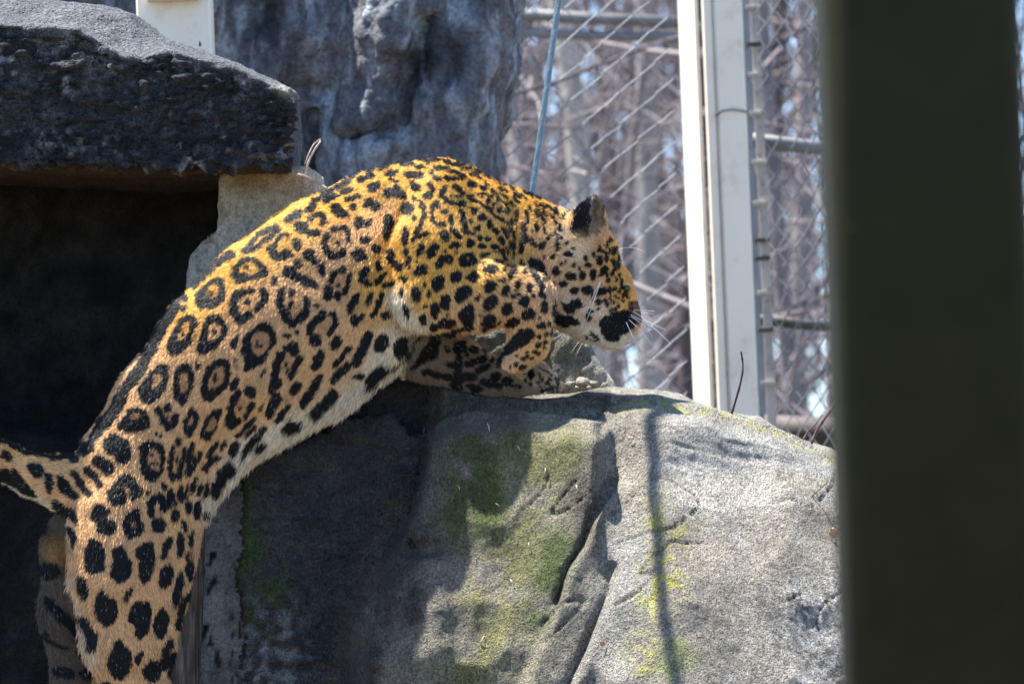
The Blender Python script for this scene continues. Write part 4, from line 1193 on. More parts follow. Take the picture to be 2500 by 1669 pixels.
L(8.5, [(67,145),(72,137),(79,135)]); E(82,137,4.8,4.8); B(74,142,5,4,0,1); E(106,131,6,3); E(99,138,4.8,8); E(103,143,6,4.6); E(113,138,4.6,5.6); B(107,137,4,4,0,1.2); E(145,140,7,3.8,-5); E(125,142,3,1.2,-25); E(46,151,9,6.3,-25); E(134,150,9,6); E(153,150,1.9,1.9)
E(66,11,5,1.7,12); E(78,13.5,5,1.7,18); E(97,18.5,5,1.7,22); E(109,23,4,1.6,25); E(124,28,5,1.7,28); E(136,32,5,1.7,28); E(146,37,5,1.7,28); E(48,12,4,1.5,3)
# neck
TILE(1160, 400, 1568, 300)
E(12,13.5,4,1.5,24); E(25,18.5,4,1.5,24); E(37,23,4,1.5,24); E(49,28,4,1.5,26); E(61,33.5,4,1.6,26); E(72,39,4,1.6,26); L(2.6, [(0,16),(8,20)]); E(17,19,5,1.8,15); L(1.8, [(0,10),(6,14)]); L(1.8, [(25,23),(36,29)]); L(2.3, [(31,32),(42,37)]); L(2.3, [(12,24),(18,29)]); E(10,32,4.5,1.9,15); E(24,37,4,1.9,30); L(2.7, [(33,39),(40,43)]); L(1.8, [(38,27),(50,33)]); L(1.4, [(40,22),(52,28)])
L(2.8, [(50,38),(58,44)]); L(2.8, [(60,41),(66,46)]); L(2.3, [(63,37),(74,43)]); L(2.3, [(49,43),(56,50)]); L(2.8, [(44,48),(52,53)]); L(2.8, [(77,40),(83,46)]); L(2.8, [(85,42),(91,48)]); E(103,48,5.5,3.8,20); E(118,53,5.5,2.8,10); L(2.8, [(91,54),(98,58)])
E(9,40,5.5,1.9); E(20,42,4,2.2,20); L(2.8, [(27,43),(39,51)]); E(17,48,3.1,3.2); E(23,53,2.2,3.2); E(30,59,2.7,3.6); E(39,59.5,4.1,4.1); L(3.3, [(6,49),(14,54),(22,61)]); E(53.5,61.5,2.7,4.8); E(27.5,48.5,1.4,1.9); L(3.8, [(25,66),(35,73)]); E(45,73,5,2.8,60); E(53,71,2,3); E(38,87,7.5,3,62); E(41,77,3.5,1.2,60); E(43,84,3,1.1,60); E(51,82,1.7,3.8); L(2.3, [(47,87),(50,94)])
E(48,103,2.5,6.3); L(1.8, [(44,97),(45,107)]); L(3.2, [(40,105),(43,113)]); L(2.7, [(51,105),(49,118)]); L(4.6, [(34,108),(38,118)]); L(4.3, [(66,60),(67,74)]); L(6.2, [(62,77),(62,90),(61,100)]); L(2.3, [(69,55),(72,61)]); L(2.3, [(76,50),(80,54)]); L(2.8, [(77,62),(80,68)]); L(3.2, [(81,60),(85,67),(90,75)]); E(89,64,4,2.2,55); L(3.7, [(84,54),(88,58)]); E(104,61,4,5); L(2.8, [(96,65),(100,70)]); E(103,74,2.2,2.2); E(79,81,2.6,5)
L(3.2, [(87,78),(90,86),(93,94)]); E(97.5,91,1.2,2.4); E(72,84,1.1,2.2); L(2.8, [(114,62),(112,66)]); L(1.8, [(118,60),(124,59)]); L(1.4, [(107,69),(115,70)]); E(108,81,3,3.8); E(111,94,2.2,2.4); L(1.8, [(103,86),(106,98),(109,108)]); E(72.5,98,2.9,4.4); E(77,102,1.9,2.4); E(67,95,1.9,3.8); E(83.5,105,2.7,4.4); E(89,102,1.9,4.3); E(104.5,106,2.2,5); E(117,101,2.2,2.2)
L(4.6, [(60,100),(58,112)]); E(59,126,3.8,4.3); E(89,118,1.7,2.4); E(100,117.5,3.3,2.9); E(118.5,115,5.7,3.6,30); E(126,108,2.4,1.4,30); P([(69,119),(78,119),(86,122),(90,130),(93,139),(95,148),(88,151),(83,146),(81,136),(74,130),(69,125)]); L(6, [(68,133),(78,148),(85,157)])
E(103,136,5.4,5.8,30); E(109.5,127,2.2,2.4); E(116,124,1.7,1.7); E(126,129,3.4,3.1); E(122.5,143,7.3,5.3,10); E(136.5,142,3.4,5.8); E(133.5,132.5,1.9,2.4); E(144,129,4,4.3,-35); E(150,141,4.2,6.8); E(140.5,120,2.9,3.7); E(151,116,2.5,3.4); E(112,152,5.3,3.8,15); E(100,152,2.4,2.9); E(43,128.5,1.4,1.2); L(2.7, [(61,137),(64,140)])
# upper arm
TILE(950, 600, 1568, 300)
P([(12,39),(16,36),(24,37),(24,45),(21,49),(17,44)]); E(16,57,5,2.2,85); E(35,61,6.1,9.3); E(46,49,2.4,2.9); E(50,61,2.8,5.2); E(62,47,11,7.8,-70); E(85,39,8.4,6.9,-15); E(106.5,38,7.4,6,-10); E(127.5,51,8.4,7.2,-40); P([(83,62),(86,54),(94,49),(102,50),(107,54),(105,61),(97,67),(91,73),(87,72),(84,67)])
E(22,82,9.5,3.9,70); E(43,93,4.8,7); E(46,76,2.8,2.8); E(58,81,5.8,10); E(71,71,6.9,9.3); P([(86,86),(90,80),(98,75),(104,72),(108,76),(108,90),(107,98),(101,104),(94,104),(95,96),(89,94)]); E(127.5,72,12,8.3,-55); E(112,65,4,1.9,-60); E(147.5,55.5,7.3,5.3,-65); E(150,79,9,7.8,-50); E(125.5,94.5,10.3,7.8,-40); E(115,87,1.9,1.9); E(72.5,98.5,12,6,-3); E(56,103,6,6)
L(4.8, [(78,109),(90,106),(104,104)]); L(3.8, [(118,107),(126,104),(134,102)]); E(74,86,2.8,1.9); E(140,97,4,1.4,-30); E(154,98,7,4.8,-40); E(146,30,2.4,1.9); E(145,43,1.9,1.9); E(139,43,1.4,1.4)
# far foreleg: its spots, plus black bars painted in for its shade
P([(54,112),(64,113),(64,130),(60,142),(40,152),(20,157),(30,147),(45,130)]); L(3, [(40,115),(25,130),(0,153)]); E(87,130,7.4,8); E(73,132,4,5); E(94,122,3,2); E(107,132,6,5); E(120,134,4,2,30); L(10, [(88,142),(86,160)]); L(8.5, [(100,150),(112,146),(120,143)]); E(131,145,4,3); E(76,151,5,4); L(5, [(70,113),(82,114)]); L(7, [(112,160),(126,152)]); E(60,164,9,4,10); E(100,166,11,6); L(8, [(70,166),(92,172)]); E(46,160,7,4,-10); L(9, [(118,172),(140,178)]); E(108,180,10,5,10); E(135,166,7,5); E(84,178,8,4,15); L(4, [(95,128),(98,140)]); E(150,172,7,6)
# forearm and hand
TILE(1130, 600, 896, 300)
E(35,20,4.4,2.7,-60); E(30,17.5,1.3,1.2); E(29,24.3,1.2,1); E(26,24.5,.8,.8); E(39.5,28,4.2,2.6,-65); E(47.5,30.5,2.1,3.1); E(39.5,35,1.5,1.3); E(36,37,1.5,1.3); E(44,40,3.7,3.7); E(51,36,1.3,1.1); E(57.5,34.5,3.5,1.7,50); E(59,44,2.6,4.6); E(47.5,49,5.2,4.4,-20); E(65.5,47,1.1,3.4); E(66,42,.8,2.4); E(36,55.5,5.7,3.4,-25)
E(57,57.5,3.7,2.4,-8); E(62.5,56,1.1,1.2); E(55.5,51.5,1.2,.8); E(61,64,1.8,1.4,-30); E(55.5,66,2.1,1.7,-10); E(65,59,.8,2.4,20); E(64.5,64,.9,1.9,20); P([(41,60),(49,60),(53,63),(50,69),(43,73),(35,78),(29,83),(27,88),(24,89),(25,80),(32,72),(37,65)])
E(55.5,72,2.2,1.7,-30); E(60,69.5,1,1.9,30); E(52,76.5,2,1,-10); E(59.5,74,1.1,1.1); E(54.5,78,2.2,1.1,-15); E(43.5,82,1.9,1.5); E(47.5,80.5,1.6,1.2); E(50.5,81.7,1.4,1); E(38,86,1.7,1); E(44,88,2.4,1.3,-10); E(46.5,77.5,.8,.8); E(39.5,79.5,.8,.8); E(34,88,.8,.8)
# face
TILE(1300, 560, 896, 300)
E(30.5,44.5,3.1,2.6); E(40,44,3.9,3.4); E(50,45,4.2,2.9,-35); L(1.6, [(44,47),(43,51)]); E(48.5,52.5,2.5,1.9,-45); E(48,57,1,.9); E(51.5,30.3,4.3,2,-50); E(48.5,22.5,2.7,3.4); L(2.6, [(51,16),(54,19),(54,22)]); E(49,14.3,1.2,2.1); E(53.5,11,1.3,2.4); E(56,8,1.1,2.4); E(58.5,16,1.4,2.7); E(55.5,16,.8,1.7); E(62.3,23,1.3,4.7)
L(2.2, [(58,22),(60,26),(60,30)]); E(58,32,1.3,1.9); E(54,33,1.5,1.9); E(55,37,1.5,1.9); E(63.8,33.5,1.1,1.9); E(60.5,37,.8,1.6); E(64.2,39,1.1,1.5); E(64.5,42,1,1); E(65.5,43,.7,1); E(63.3,45,1.2,1); E(60,43.3,1.4,1.7); E(56.3,44,1.4,2.7); E(66.3,48.5,1.2,1.2); E(60.3,49.3,1.1,1.2); E(62.8,50,1.1,1.1); E(65.5,51.3,1,.9); E(52.5,51.8,1.7,1.2,-30); E(54.8,54.7,1.4,1.7)
E(59,53,1,1.2); E(62.2,55.5,.8,1.4); E(57,58.5,1,1.4); E(60,58,1.1,1.5); E(56.3,49,.6,1); E(57,52,.5,.8); E(64.5,20,.8,2.4); E(60,15,1.3,2.1); P([(21,52.5),(26,54),(29,51),(33,50),(37,54),(36,57),(31,58),(30,61),(25,60),(21,55)]); P([(17,58),(22,62),(28,62),(33,65),(35,70),(28,69),(26,72),(20,70),(14,68)])
E(40.5,64,1.7,2.4); E(42,59,1.9,1.7); E(45,77,4,1.5,45); P([(49,66),(55,62),(62,59),(69,59),(72,61),(74.5,66),(74.5,70),(70,75),(63,77),(64,80),(60,82),(54,80),(50,74),(48.5,69)]); E(72,54,1.2,1.2); E(71.5,57.5,1.4,1); L(.7, [(38,77),(42,80),(46,81)]); L(1.6,[(64.5,37),(66.5,43),(69,50)])
# far paw: its spots, plus dark gaps between the toes painted as ink
TILE(950, 780, 2349, 450)
E(181,70,5,5.5); E(174,77,2,2.4); E(179,81,2.2,2.4); E(190,79,1.1,2.2); E(194,75,1.1,2.4); E(191,71,1,1.9); E(201,80,1.7,2.4); L(1.4, [(192,62),(200,65),(208,72)]); E(216,76,1,1.9); E(172,68,1.1,1.1); L(1.6,[(203,80),(208,90),(205,96)]); L(1.6,[(192,84),(195,92),(190,98)]); L(1.4,[(212,74),(216,84),(214,92)]); E(205,76,3,1.4,30); L(2, [(150,82),(168,86)]); L(2, [(195,90),(212,84)])

def coat(u, v, jit=0.0, far=None):
    """colour of the fur, some sun and shade put into it, at side-view place (u, v): linear RGB"""
    u = np.asarray(u, float); v = np.asarray(v, float)
    ju = u + 3.0 * vnoise(u / 9, v / 9, 0 * u, 3) + 1.6 * vnoise(u / 4, v / 4, 0 * u, 5)
    jv = v + 3.0 * vnoise(u / 9, v / 9, 0 * u + 7, 4) + 1.6 * vnoise(u / 4, v / 4, 0 * u + 3, 6)
    if jit:
        ju = ju + rng.normal(0, jit, u.shape); jv = jv + rng.normal(0, jit, u.shape)
    a = np.clip((ju - CU0).astype(int), 0, CU1 - CU0 - 1); b = np.clip((jv - CV0).astype(int), 0, CV1 - CV0 - 1)
    ink = np.clip(0.5 - (_ink[b, a] - 1.3) / 2.0, 0, 1); br = _brn[b, a]
    off = (ju < CU0 + 40) | (jv > CV1 - 60)
    ro = vnoise(ju / 38, jv / 30, 0 * u, 31) + .35 * vnoise(ju / 15, jv / 15, 0 * u, 33)
    ink = np.where(off, sstep(.28, .36, ro), ink)
    dor = np.exp(-(seg_dist(u, v, [(-200, 1050), (130, 1110)]) / 30) ** 2) * .4  # dorsal orange of the coat, with some sunlit yellow put into it
    dor = np.maximum(dor, np.exp(-(np.maximum(seg_dist(u, v, [(1300, 475), (1160, 440), (1010, 400), (900, 420), (735, 510), (560, 640), (450, 740)]) - 22, 0) / 68) ** 2))
    dor = np.maximum(dor, np.exp(-(np.maximum(seg_dist(u, v, [(1080, 500), (1050, 600), (980, 690)]) - 60, 0) / 60) ** 2) * .95)
    dor = np.maximum(dor, np.exp(-(np.maximum(seg_dist(u, v, [(1150, 640), (1220, 600)]) - 40, 0) / 50) ** 2) * .8)
    dor = np.maximum(dor, np.exp(-(seg_dist(u, v, [(1500, 600), (1515, 680), (1535, 740)]) / 34) ** 2) * .8)
    dor = np.maximum(dor, np.exp(-(seg_dist(u, v, [(1310, 860), (1335, 800)]) / 35) ** 2) * .55)
    dor = np.maximum(dor, np.exp(-(seg_dist(u, v, [(420, 1250), (440, 1150), (560, 1030), (640, 980)]) / 45) ** 2) * .28)
    wh = np.exp(-(np.maximum(seg_dist(u, v, [(1010, 850), (960, 830), (905, 945), (830, 998), (735, 1040), (600, 1108), (525, 1240)]) - 10, 0) / 34) ** 2)
    wh = np.maximum(wh, np.exp(-(np.maximum(np.hypot((u - 985) / 1.0, (v - 868) / 1.0) - 50, 0) / 38) ** 2))
    wh = np.maximum(wh, np.exp(-(seg_dist(u, v, [(968, 730), (985, 775), (1030, 800)]) / 30) ** 2))
    wh = np.maximum(wh, np.exp(-(seg_dist(u, v, [(1400, 800), (1470, 825), (1530, 835)]) / 36) ** 2))
    wh = np.maximum(wh, np.exp(-(seg_dist(u, v, [(1380, 730), (1430, 760), (1463, 762)]) / 26) ** 2) * .55)
    wh = np.maximum(wh, np.exp(-(np.hypot(u - 1415, v - 612) / 34) ** 2) * .6)
    wh = np.maximum(wh, np.exp(-(np.hypot(u - 1375, v - 575) / 26) ** 2) * .6)
    wh = np.maximum(wh, np.exp(-(seg_dist(u, v, [(1235, 622), (1275, 645), (1330, 700)]) / 9) ** 2) * .3)
    wh = np.maximum(wh, np.exp(-(np.maximum(seg_dist(u, v, [(1180, 640), (1330, 690), (1300, 740)]) - 30, 0) / 40) ** 2) * .0)
    wh = np.maximum(wh, np.exp(-(seg_dist(u, v, [(-200, 1150), (30, 1190), (110, 1240), (150, 1290)]) / 20) ** 2))
    wh = np.maximum(wh, np.exp(-(seg_dist(u, v, [(165, 1420), (190, 1500), (230, 1610)]) / 18) ** 2) * .5)
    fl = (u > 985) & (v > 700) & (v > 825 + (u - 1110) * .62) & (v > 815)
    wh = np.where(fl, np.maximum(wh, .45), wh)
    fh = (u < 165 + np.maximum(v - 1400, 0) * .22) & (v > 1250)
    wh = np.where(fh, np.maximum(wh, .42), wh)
    tan = np.array([0.68, 0.415, 0.20]); ora = np.array([0.76, 0.42, 0.075]); whi = np.array([0.76, 0.67, 0.50])
    dor, wh, ink, br = [q[..., None] for q in (dor, wh, ink, br)]
    c = tan * (1 - dor) + ora * dor
    c = c * (1 - wh) + whi * wh
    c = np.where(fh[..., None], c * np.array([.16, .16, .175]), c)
    c = np.where(fl[..., None], c * np.array([.33, .33, .345]), c)  # far foreleg darkened: its shade put into the fur colour
    paw = (np.exp(-(np.hypot(u - 1325, v - 930) / 52) ** 6))[..., None]
    c = c * (1 - .7 * paw) + np.array([.40, .33, .26]) * .7 * paw  # far paw greyed to carry the same painted shade
    face = np.exp(-(np.maximum(np.hypot((u - 1420) / 1.1, v - 700) - 60, 0) / 50) ** 2)[..., None]
    c = c * (1 - face * np.array([.06, .02, -.06]))
    ball = np.exp(-(np.hypot(u - 142, v - 1340) / 36) ** 4)[..., None]
    c = c * (1 - ball) + np.array([.36, .21, .075]) * ball
    c = c * (1 - np.clip(br, 0, 1.6) * np.array([.27, .33, .36]))
    c = c * (1 + 0.10 * fbm(u, v, 0 * u, 26, 3, 77))[..., None]
    # ear: black back, pale rim, grey inside
    eu, ev = u, v
    u = u + 5 * vnoise(u / 12, v / 12, 0 * u, 61) + rng.normal(0, 1.5, u.shape); v = v + 6 * vnoise(u / 12, v / 12, 0 * u, 62) + rng.normal(0, 4, v.shape)
    er = (v < 590) & (v > 470) & (u > 1392) & (u < 1476) & (v < 600 - (u - 1392) * .05) & (u > 1393 + .22 * np.abs(v - 555))
    ridge = 1439 + 14 * np.exp(-np.maximum(v - 477, 0) / 9)
    erb = er & (u < ridge) & (v < 578 + 0 * u) & (v > 505 - (u - 1398) * .9)
    eri = er & (u >= ridge) & (v < 575)
    c = np.where(eri[..., None], np.array([.17, .12, .075]) * (1 + 1.3 * sstep(525, 575, v))[..., None] * (1.0 + .7 * vnoise(u / 5, v / 14, 0 * u, 9))[..., None], c)
    rim = eri & (np.abs(u - ridge) < 2.2)
    c = np.where(rim[..., None], np.array([.28, .25, .21]), c)
    ink = np.where(erb[..., None], np.clip(1.0 - .5 * sstep(556, 585, v), 0, 1)[..., None], np.where(eri[..., None], 0, ink))
    u, v = eu, ev
    nose = (u > 1533) & (v > 735) & (v < 790)
    c = np.where(nose[..., None], np.array([.16, .075, .045]), c)
    blk = np.array([.004, .004, .005])
    return c * (1 - ink) + blk * ink, ink[..., 0]
# ------------------------------------------------------------------ the jaguar's body: one continuous surface
def jag_field():
    st = np.array([6.0, 6.0, 6.0]); org = np.array([-640.0, 360.0, -300.0])
    n = np.array([375, 288, 92])
    Dg = np.full(n, 60.0, np.float32)
    ax = [org[a] + st[a] * np.arange(n[a]) for a in range(3)]
    def sub(lo, hi):
        s = []
        for a in range(3):
            i0 = int(np.clip((lo[a] - org[a]) // st[a], 0, n[a])); i1 = int(np.clip((hi[a] - org[a]) // st[a] + 2, 0, n[a]))
            s.append(slice(i0, i1))
        return tuple(s)
    def seg(p, q, k, kz, op='add'):
        (u0, v0, w0, r0), (u1, v1, w1, r1) = p, q
        (u0, v0, _), (u1, v1, _) = M(u0, v0, w0), M(u1, v1, w1)
        R = max(r0, r1) + k + 14
        lo = (min(u0, u1) - R, min(v0, v1) - R, min(w0, w1) - R * max(kz, 1)); hi = (max(u0, u1) + R, max(v0, v1) + R, max(w0, w1) + R * max(kz, 1))
        s = sub(lo, hi)
        X = ax[0][s[0]][:, None, None]; Y = ax[1][s[1]][None, :, None]; Z = ax[2][s[2]][None, None, :]
        dx, dy, dz = u1 - u0, v1 - v0, (w1 - w0) / kz
        l2 = dx * dx + dy * dy + dz * dz + 1e-6
        t = np.clip(((X - u0) * dx + (Y - v0) * dy + (Z - w0) / kz * dz) / l2, 0, 1)
        d = np.sqrt((X - u0 - t * dx) ** 2 + (Y - v0 - t * dy) ** 2 + ((Z - w0) / kz - t * dz) ** 2) - (r0 + t * (r1 - r0))
        d = d * min(1.0, kz) if kz < 1 else d
        Dg[s] = smin(Dg[s], d, k) if op == 'add' else smax(Dg[s], -d, k)
    def chain(nodes, k=18, kz=1.0):
        for a, b in zip(nodes[:-1], nodes[1:]): seg(a, b, k, kz)
    # trunk, rump and near hind leg
    chain([(1055, 592, 16, 204), (950, 640, 4, 222), (824, 713, -16, 240)], 9, .57)
    chain([(824, 713, -32, 232), (707, 798, -48, 238), (580, 899, -62, 215), (455, 1023, -72, 181), (356, 1160, -78, 170), (330, 1255, -80, 158)], 10, .68)
    chain([(330, 1255, -95, 156), (324, 1330, -105, 152), (317, 1420, -112, 141), (318, 1558, -118, 110), (331, 1668, -118, 80), (338, 1740, -112, 62), (292, 1842, -108, 46), (312, 1975, -108, 38), (330, 2020, -108, 40)], 16, .8)
    chain([(330, 2015, -108, 38), (395, 2022, -108, 30)], 14, 1.25)
    # far hind leg
    chain([(290, 1230, 20, 120), (196, 1340, 58, 92), (178, 1500, 70, 78), (196, 1660, 78, 66), (204, 1740, 80, 54), (158, 1845, 82, 44), (178, 1975, 84, 36), (195, 2020, 84, 38)], 24, .85)
    chain([(195, 2015, 84, 36), (262, 2022, 84, 28)], 14, 1.25)
    chain([(140, 1342, -10, 34), (152, 1365, -6, 30)], 10, .9)
    # tail
    chain([(235, 1195, -70, 84), (150, 1176, -64, 62), (87, 1160, -58, 51), (0, 1124, -50, 46), (-120, 1080, -40, 42), (-260, 1066, -30, 40), (-400, 1105, -20, 37), (-500, 1170, -10, 33), (-560, 1235, -6, 24)], 20, 1.0)
    # near shoulder, upper arm, forearm
    chain([(1080, 506, -92, 90), (1062, 600, -128, 104), (1040, 724, -152, 80)], 7, .76)
    chain([(1140, 560, -76, 108), (1110, 690, -136, 96)], 10, .70)
    chain([(1040, 727, -152, 79), (1170, 718, -146, 92), (1250, 722, -138, 74), (1292, 727, -134, 64)], 8, .74)
    chain([(1294, 733, -134, 60), (1296, 790, -128, 53), (1287, 840, -118, 50), (1262, 874, -108, 42)], 12, .95)
    for dw in (-150, -122, -94, -70):
        chain([(1272, 868, (dw - 110) / 2, 26), (1240, 892, dw, 19), (1228, 884, dw, 15)], 7)
    # far shoulder, foreleg and paw
    chain([(1010, 740, 70, 118), (1030, 845, 72, 78), (1108, 884, 66, 63), (1196, 917, 58, 44), (1266, 930, 52, 37)], 20, .85)
    chain([(1262, 924, 50, 38), (1308, 920, 46, 40)], 12, 1.25)
    for dw, du in ((14, -8), (36, 3), (60, 4), (84, -6)):
        chain([(1306, 916, 48 + (dw - 48) * .6, 25), (1335 + du, 926, dw, 21), (1351 + du, 940, dw, 17)], 5)
    # neck and head
    chain([(1110, 566, -20, 154), (1240, 602, -8, 134), (1330, 630, -4, 127)], 12, .64)
    chain([(1360, 640, 0, 112), (1408, 634, 4, 104)], 24, .80)
    chain([(1350, 690, -2, 104), (1402, 716, 4, 88)], 26, .84)
    chain([(1400, 742, 8, 68), (1440, 775, 16, 56), (1486, 800, 24, 45)], 18, .9)
    chain([(1452, 650, 10, 66), (1496, 690, 18, 40), (1531, 757, 28, 25)], 16, .8)
    chain([(1464, 700, 14, 60), (1500, 772, 26, 55), (1508, 784, 28, 52)], 18, .82)
    seg((1492, 814, 26, 36), (1502, 814, 27, 35), 10, .85)
    chain([(1538, 752, 29, 17), (1547, 770, 30, 14)], 7, 1.1)
    seg((1528, 706, -26, 13), (1530, 704, -26, 12), 8, 1.0)
    seg((1528, 706, 66, 13), (1530, 704, 66, 12), 8, 1.0)
    # ears: cupped shells
    for w0, du, dv in ((-58, 0, 0), (66, 14, 12)):
        seg((1428 + du, 572 + dv, w0, 42), (1433 + du, 532 + dv, w0, 36), 14, .5)
        seg((1433 + du, 532 + dv, w0, 36), (1446 + du, 497 + dv, w0, 17), 5, .5)
        seg((1446 + du, 497 + dv, w0, 17), (1451 + du, 482 + dv, w0, 6), 4, .6)
        seg((1455 + du, 566 + dv, w0 - 15, 15), (1455 + du, 535 + dv, w0 - 15, 16), 4, .8, 'sub')
        seg((1455 + du, 535 + dv, w0 - 15, 16), (1453 + du, 502 + dv, w0 - 10, 7), 4, .8, 'sub')
    return Dg, org, st

_D, _o, _s = jag_field()
jv, jf = surface_nets(_D, _o, _s)
del _D
jv = relax(jv, jf, 3)
_n = vnormals(jv, jf)
# soft muscle and skin relief
_r = fbm(jv[:, 0], jv[:, 1], jv[:, 2], 85, 2, 41) * 4.6 + fbm(jv[:, 0], jv[:, 1], jv[:, 2], 30, 2, 43) * 0.9
_r += -8.0 * (jv[:, 2] < -60) * np.exp(-(seg_dist(jv[:, 0], jv[:, 1], [(1010, 470), (960, 570), (925, 640), (935, 720)]) / 11) ** 2)
_r += -14.0 * (jv[:, 2] < -20) * np.exp(-(seg_dist(jv[:, 0], jv[:, 1], [(1245, 500), (1268, 560), (1262, 610), (1240, 640)]) / 10) ** 2)
_r += -5.0 * np.exp(-(seg_dist(jv[:, 0], jv[:, 1], [(1440, 818), (1490, 826), (1530, 812)]) / 5) ** 2)
jv = jv + _n * _r[:, None]
jn = vnormals(jv, jf)

jag = empty('jaguar', 'spotted jaguar leaping up onto the rock with head lowered', 'jaguar')
skin, n_, l_, b_ = new_mat('jaguar_skin')
at_ = n_.new('ShaderNodeAttribute'); at_.attribute_name = 'Col'
sn_ = noise_node(n_, l_, 700, 2, .7)
sg_ = ramp(n_, l_, sn_.outputs[0], [(.3, (.55,) * 3), (.7, (1.0,) * 3)])
l_.new(mul(n_, l_, at_.outputs['Color'], sg_.outputs[0]), b_.inputs['Base Color'])
b_.inputs['Roughness'].default_value = .8
b_.inputs['Specular IOR Level'].default_value = .15
u_, v_ = seen_uv(jv)
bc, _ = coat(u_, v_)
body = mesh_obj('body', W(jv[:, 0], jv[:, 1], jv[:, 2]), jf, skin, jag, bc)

# fur: the lie of the hair by hand-set directions, blended between them
FLOW = [(1545, 745, -.4, -.9), (1500, 640, -.55, -.83), (1430, 600, -.95, -.2), (1440, 700, -.95, .1), (1490, 790, -.8, .5), (1400, 780, -.85, .5), (1340, 700, -.8, .6), (1300, 560, -.85, .45), (1200, 500, -.85, .5), (1060, 420, -.95, .25),
        (900, 420, -.9, .45), (720, 520, -.8, .6), (560, 640, -.75, .66), (430, 780, -.65, .76), (300, 930, -.6, .8), (200, 1060, -.6, .75), (900, 620, -.55, .83), (760, 740, -.55, .83), (600, 860, -.5, .87), (460, 1000, -.45, .9),
        (900, 900, -.75, .66), (780, 990, -.75, .66), (620, 1080, -.6, .8), (510, 1220, -.45, .9), (360, 1150, -.35, .94), (300, 1300, -.1, 1), (420, 1350, -.1, 1), (330, 1500, .05, 1), (220, 1450, -.5, .85), (330, 1650, 0, 1), (140, 1400, .55, .8), (130, 1560, .7, .7),
        (100, 1140, -.9, -.3), (0, 1120, -.95, -.3), (-200, 1070, -1, .1), (1060, 520, -.4, .9), (1010, 640, -.5, .86), (980, 760, -.35, .94), (1100, 620, -.1, 1), (1090, 740, .1, 1), (1180, 700, .6, .8), (1290, 700, .85, .5), (1310, 790, -.1, 1), (1260, 870, -.5, .86),
        (1040, 860, .8, .6), (1130, 900, .9, .45), (1230, 930, 1, .2), (1340, 935, .9, .4), (1190, 560, -.3, .95), (1420, 530, .3, -.95), (1455, 510, .2, -.98)]
def flow(u, v):
    su = np.zeros_like(u); sv = np.zeros_like(u); sw = np.zeros_like(u)
    for a, b, dx, dy in FLOW:
        w = 1 / (((u - a) ** 2 + (v - b) ** 2) / 900 + .15) ** 1.6
        su += w * dx; sv += w * dy; sw += w
    su += 0.28 * sw * vnoise(u / 60, v / 60, 0 * u, 51); sv += 0.28 * sw * vnoise(u / 60, v / 60, 0 * u, 52)
    k = np.maximum(np.hypot(su, sv), 1e-6)
    return su / k, sv / k

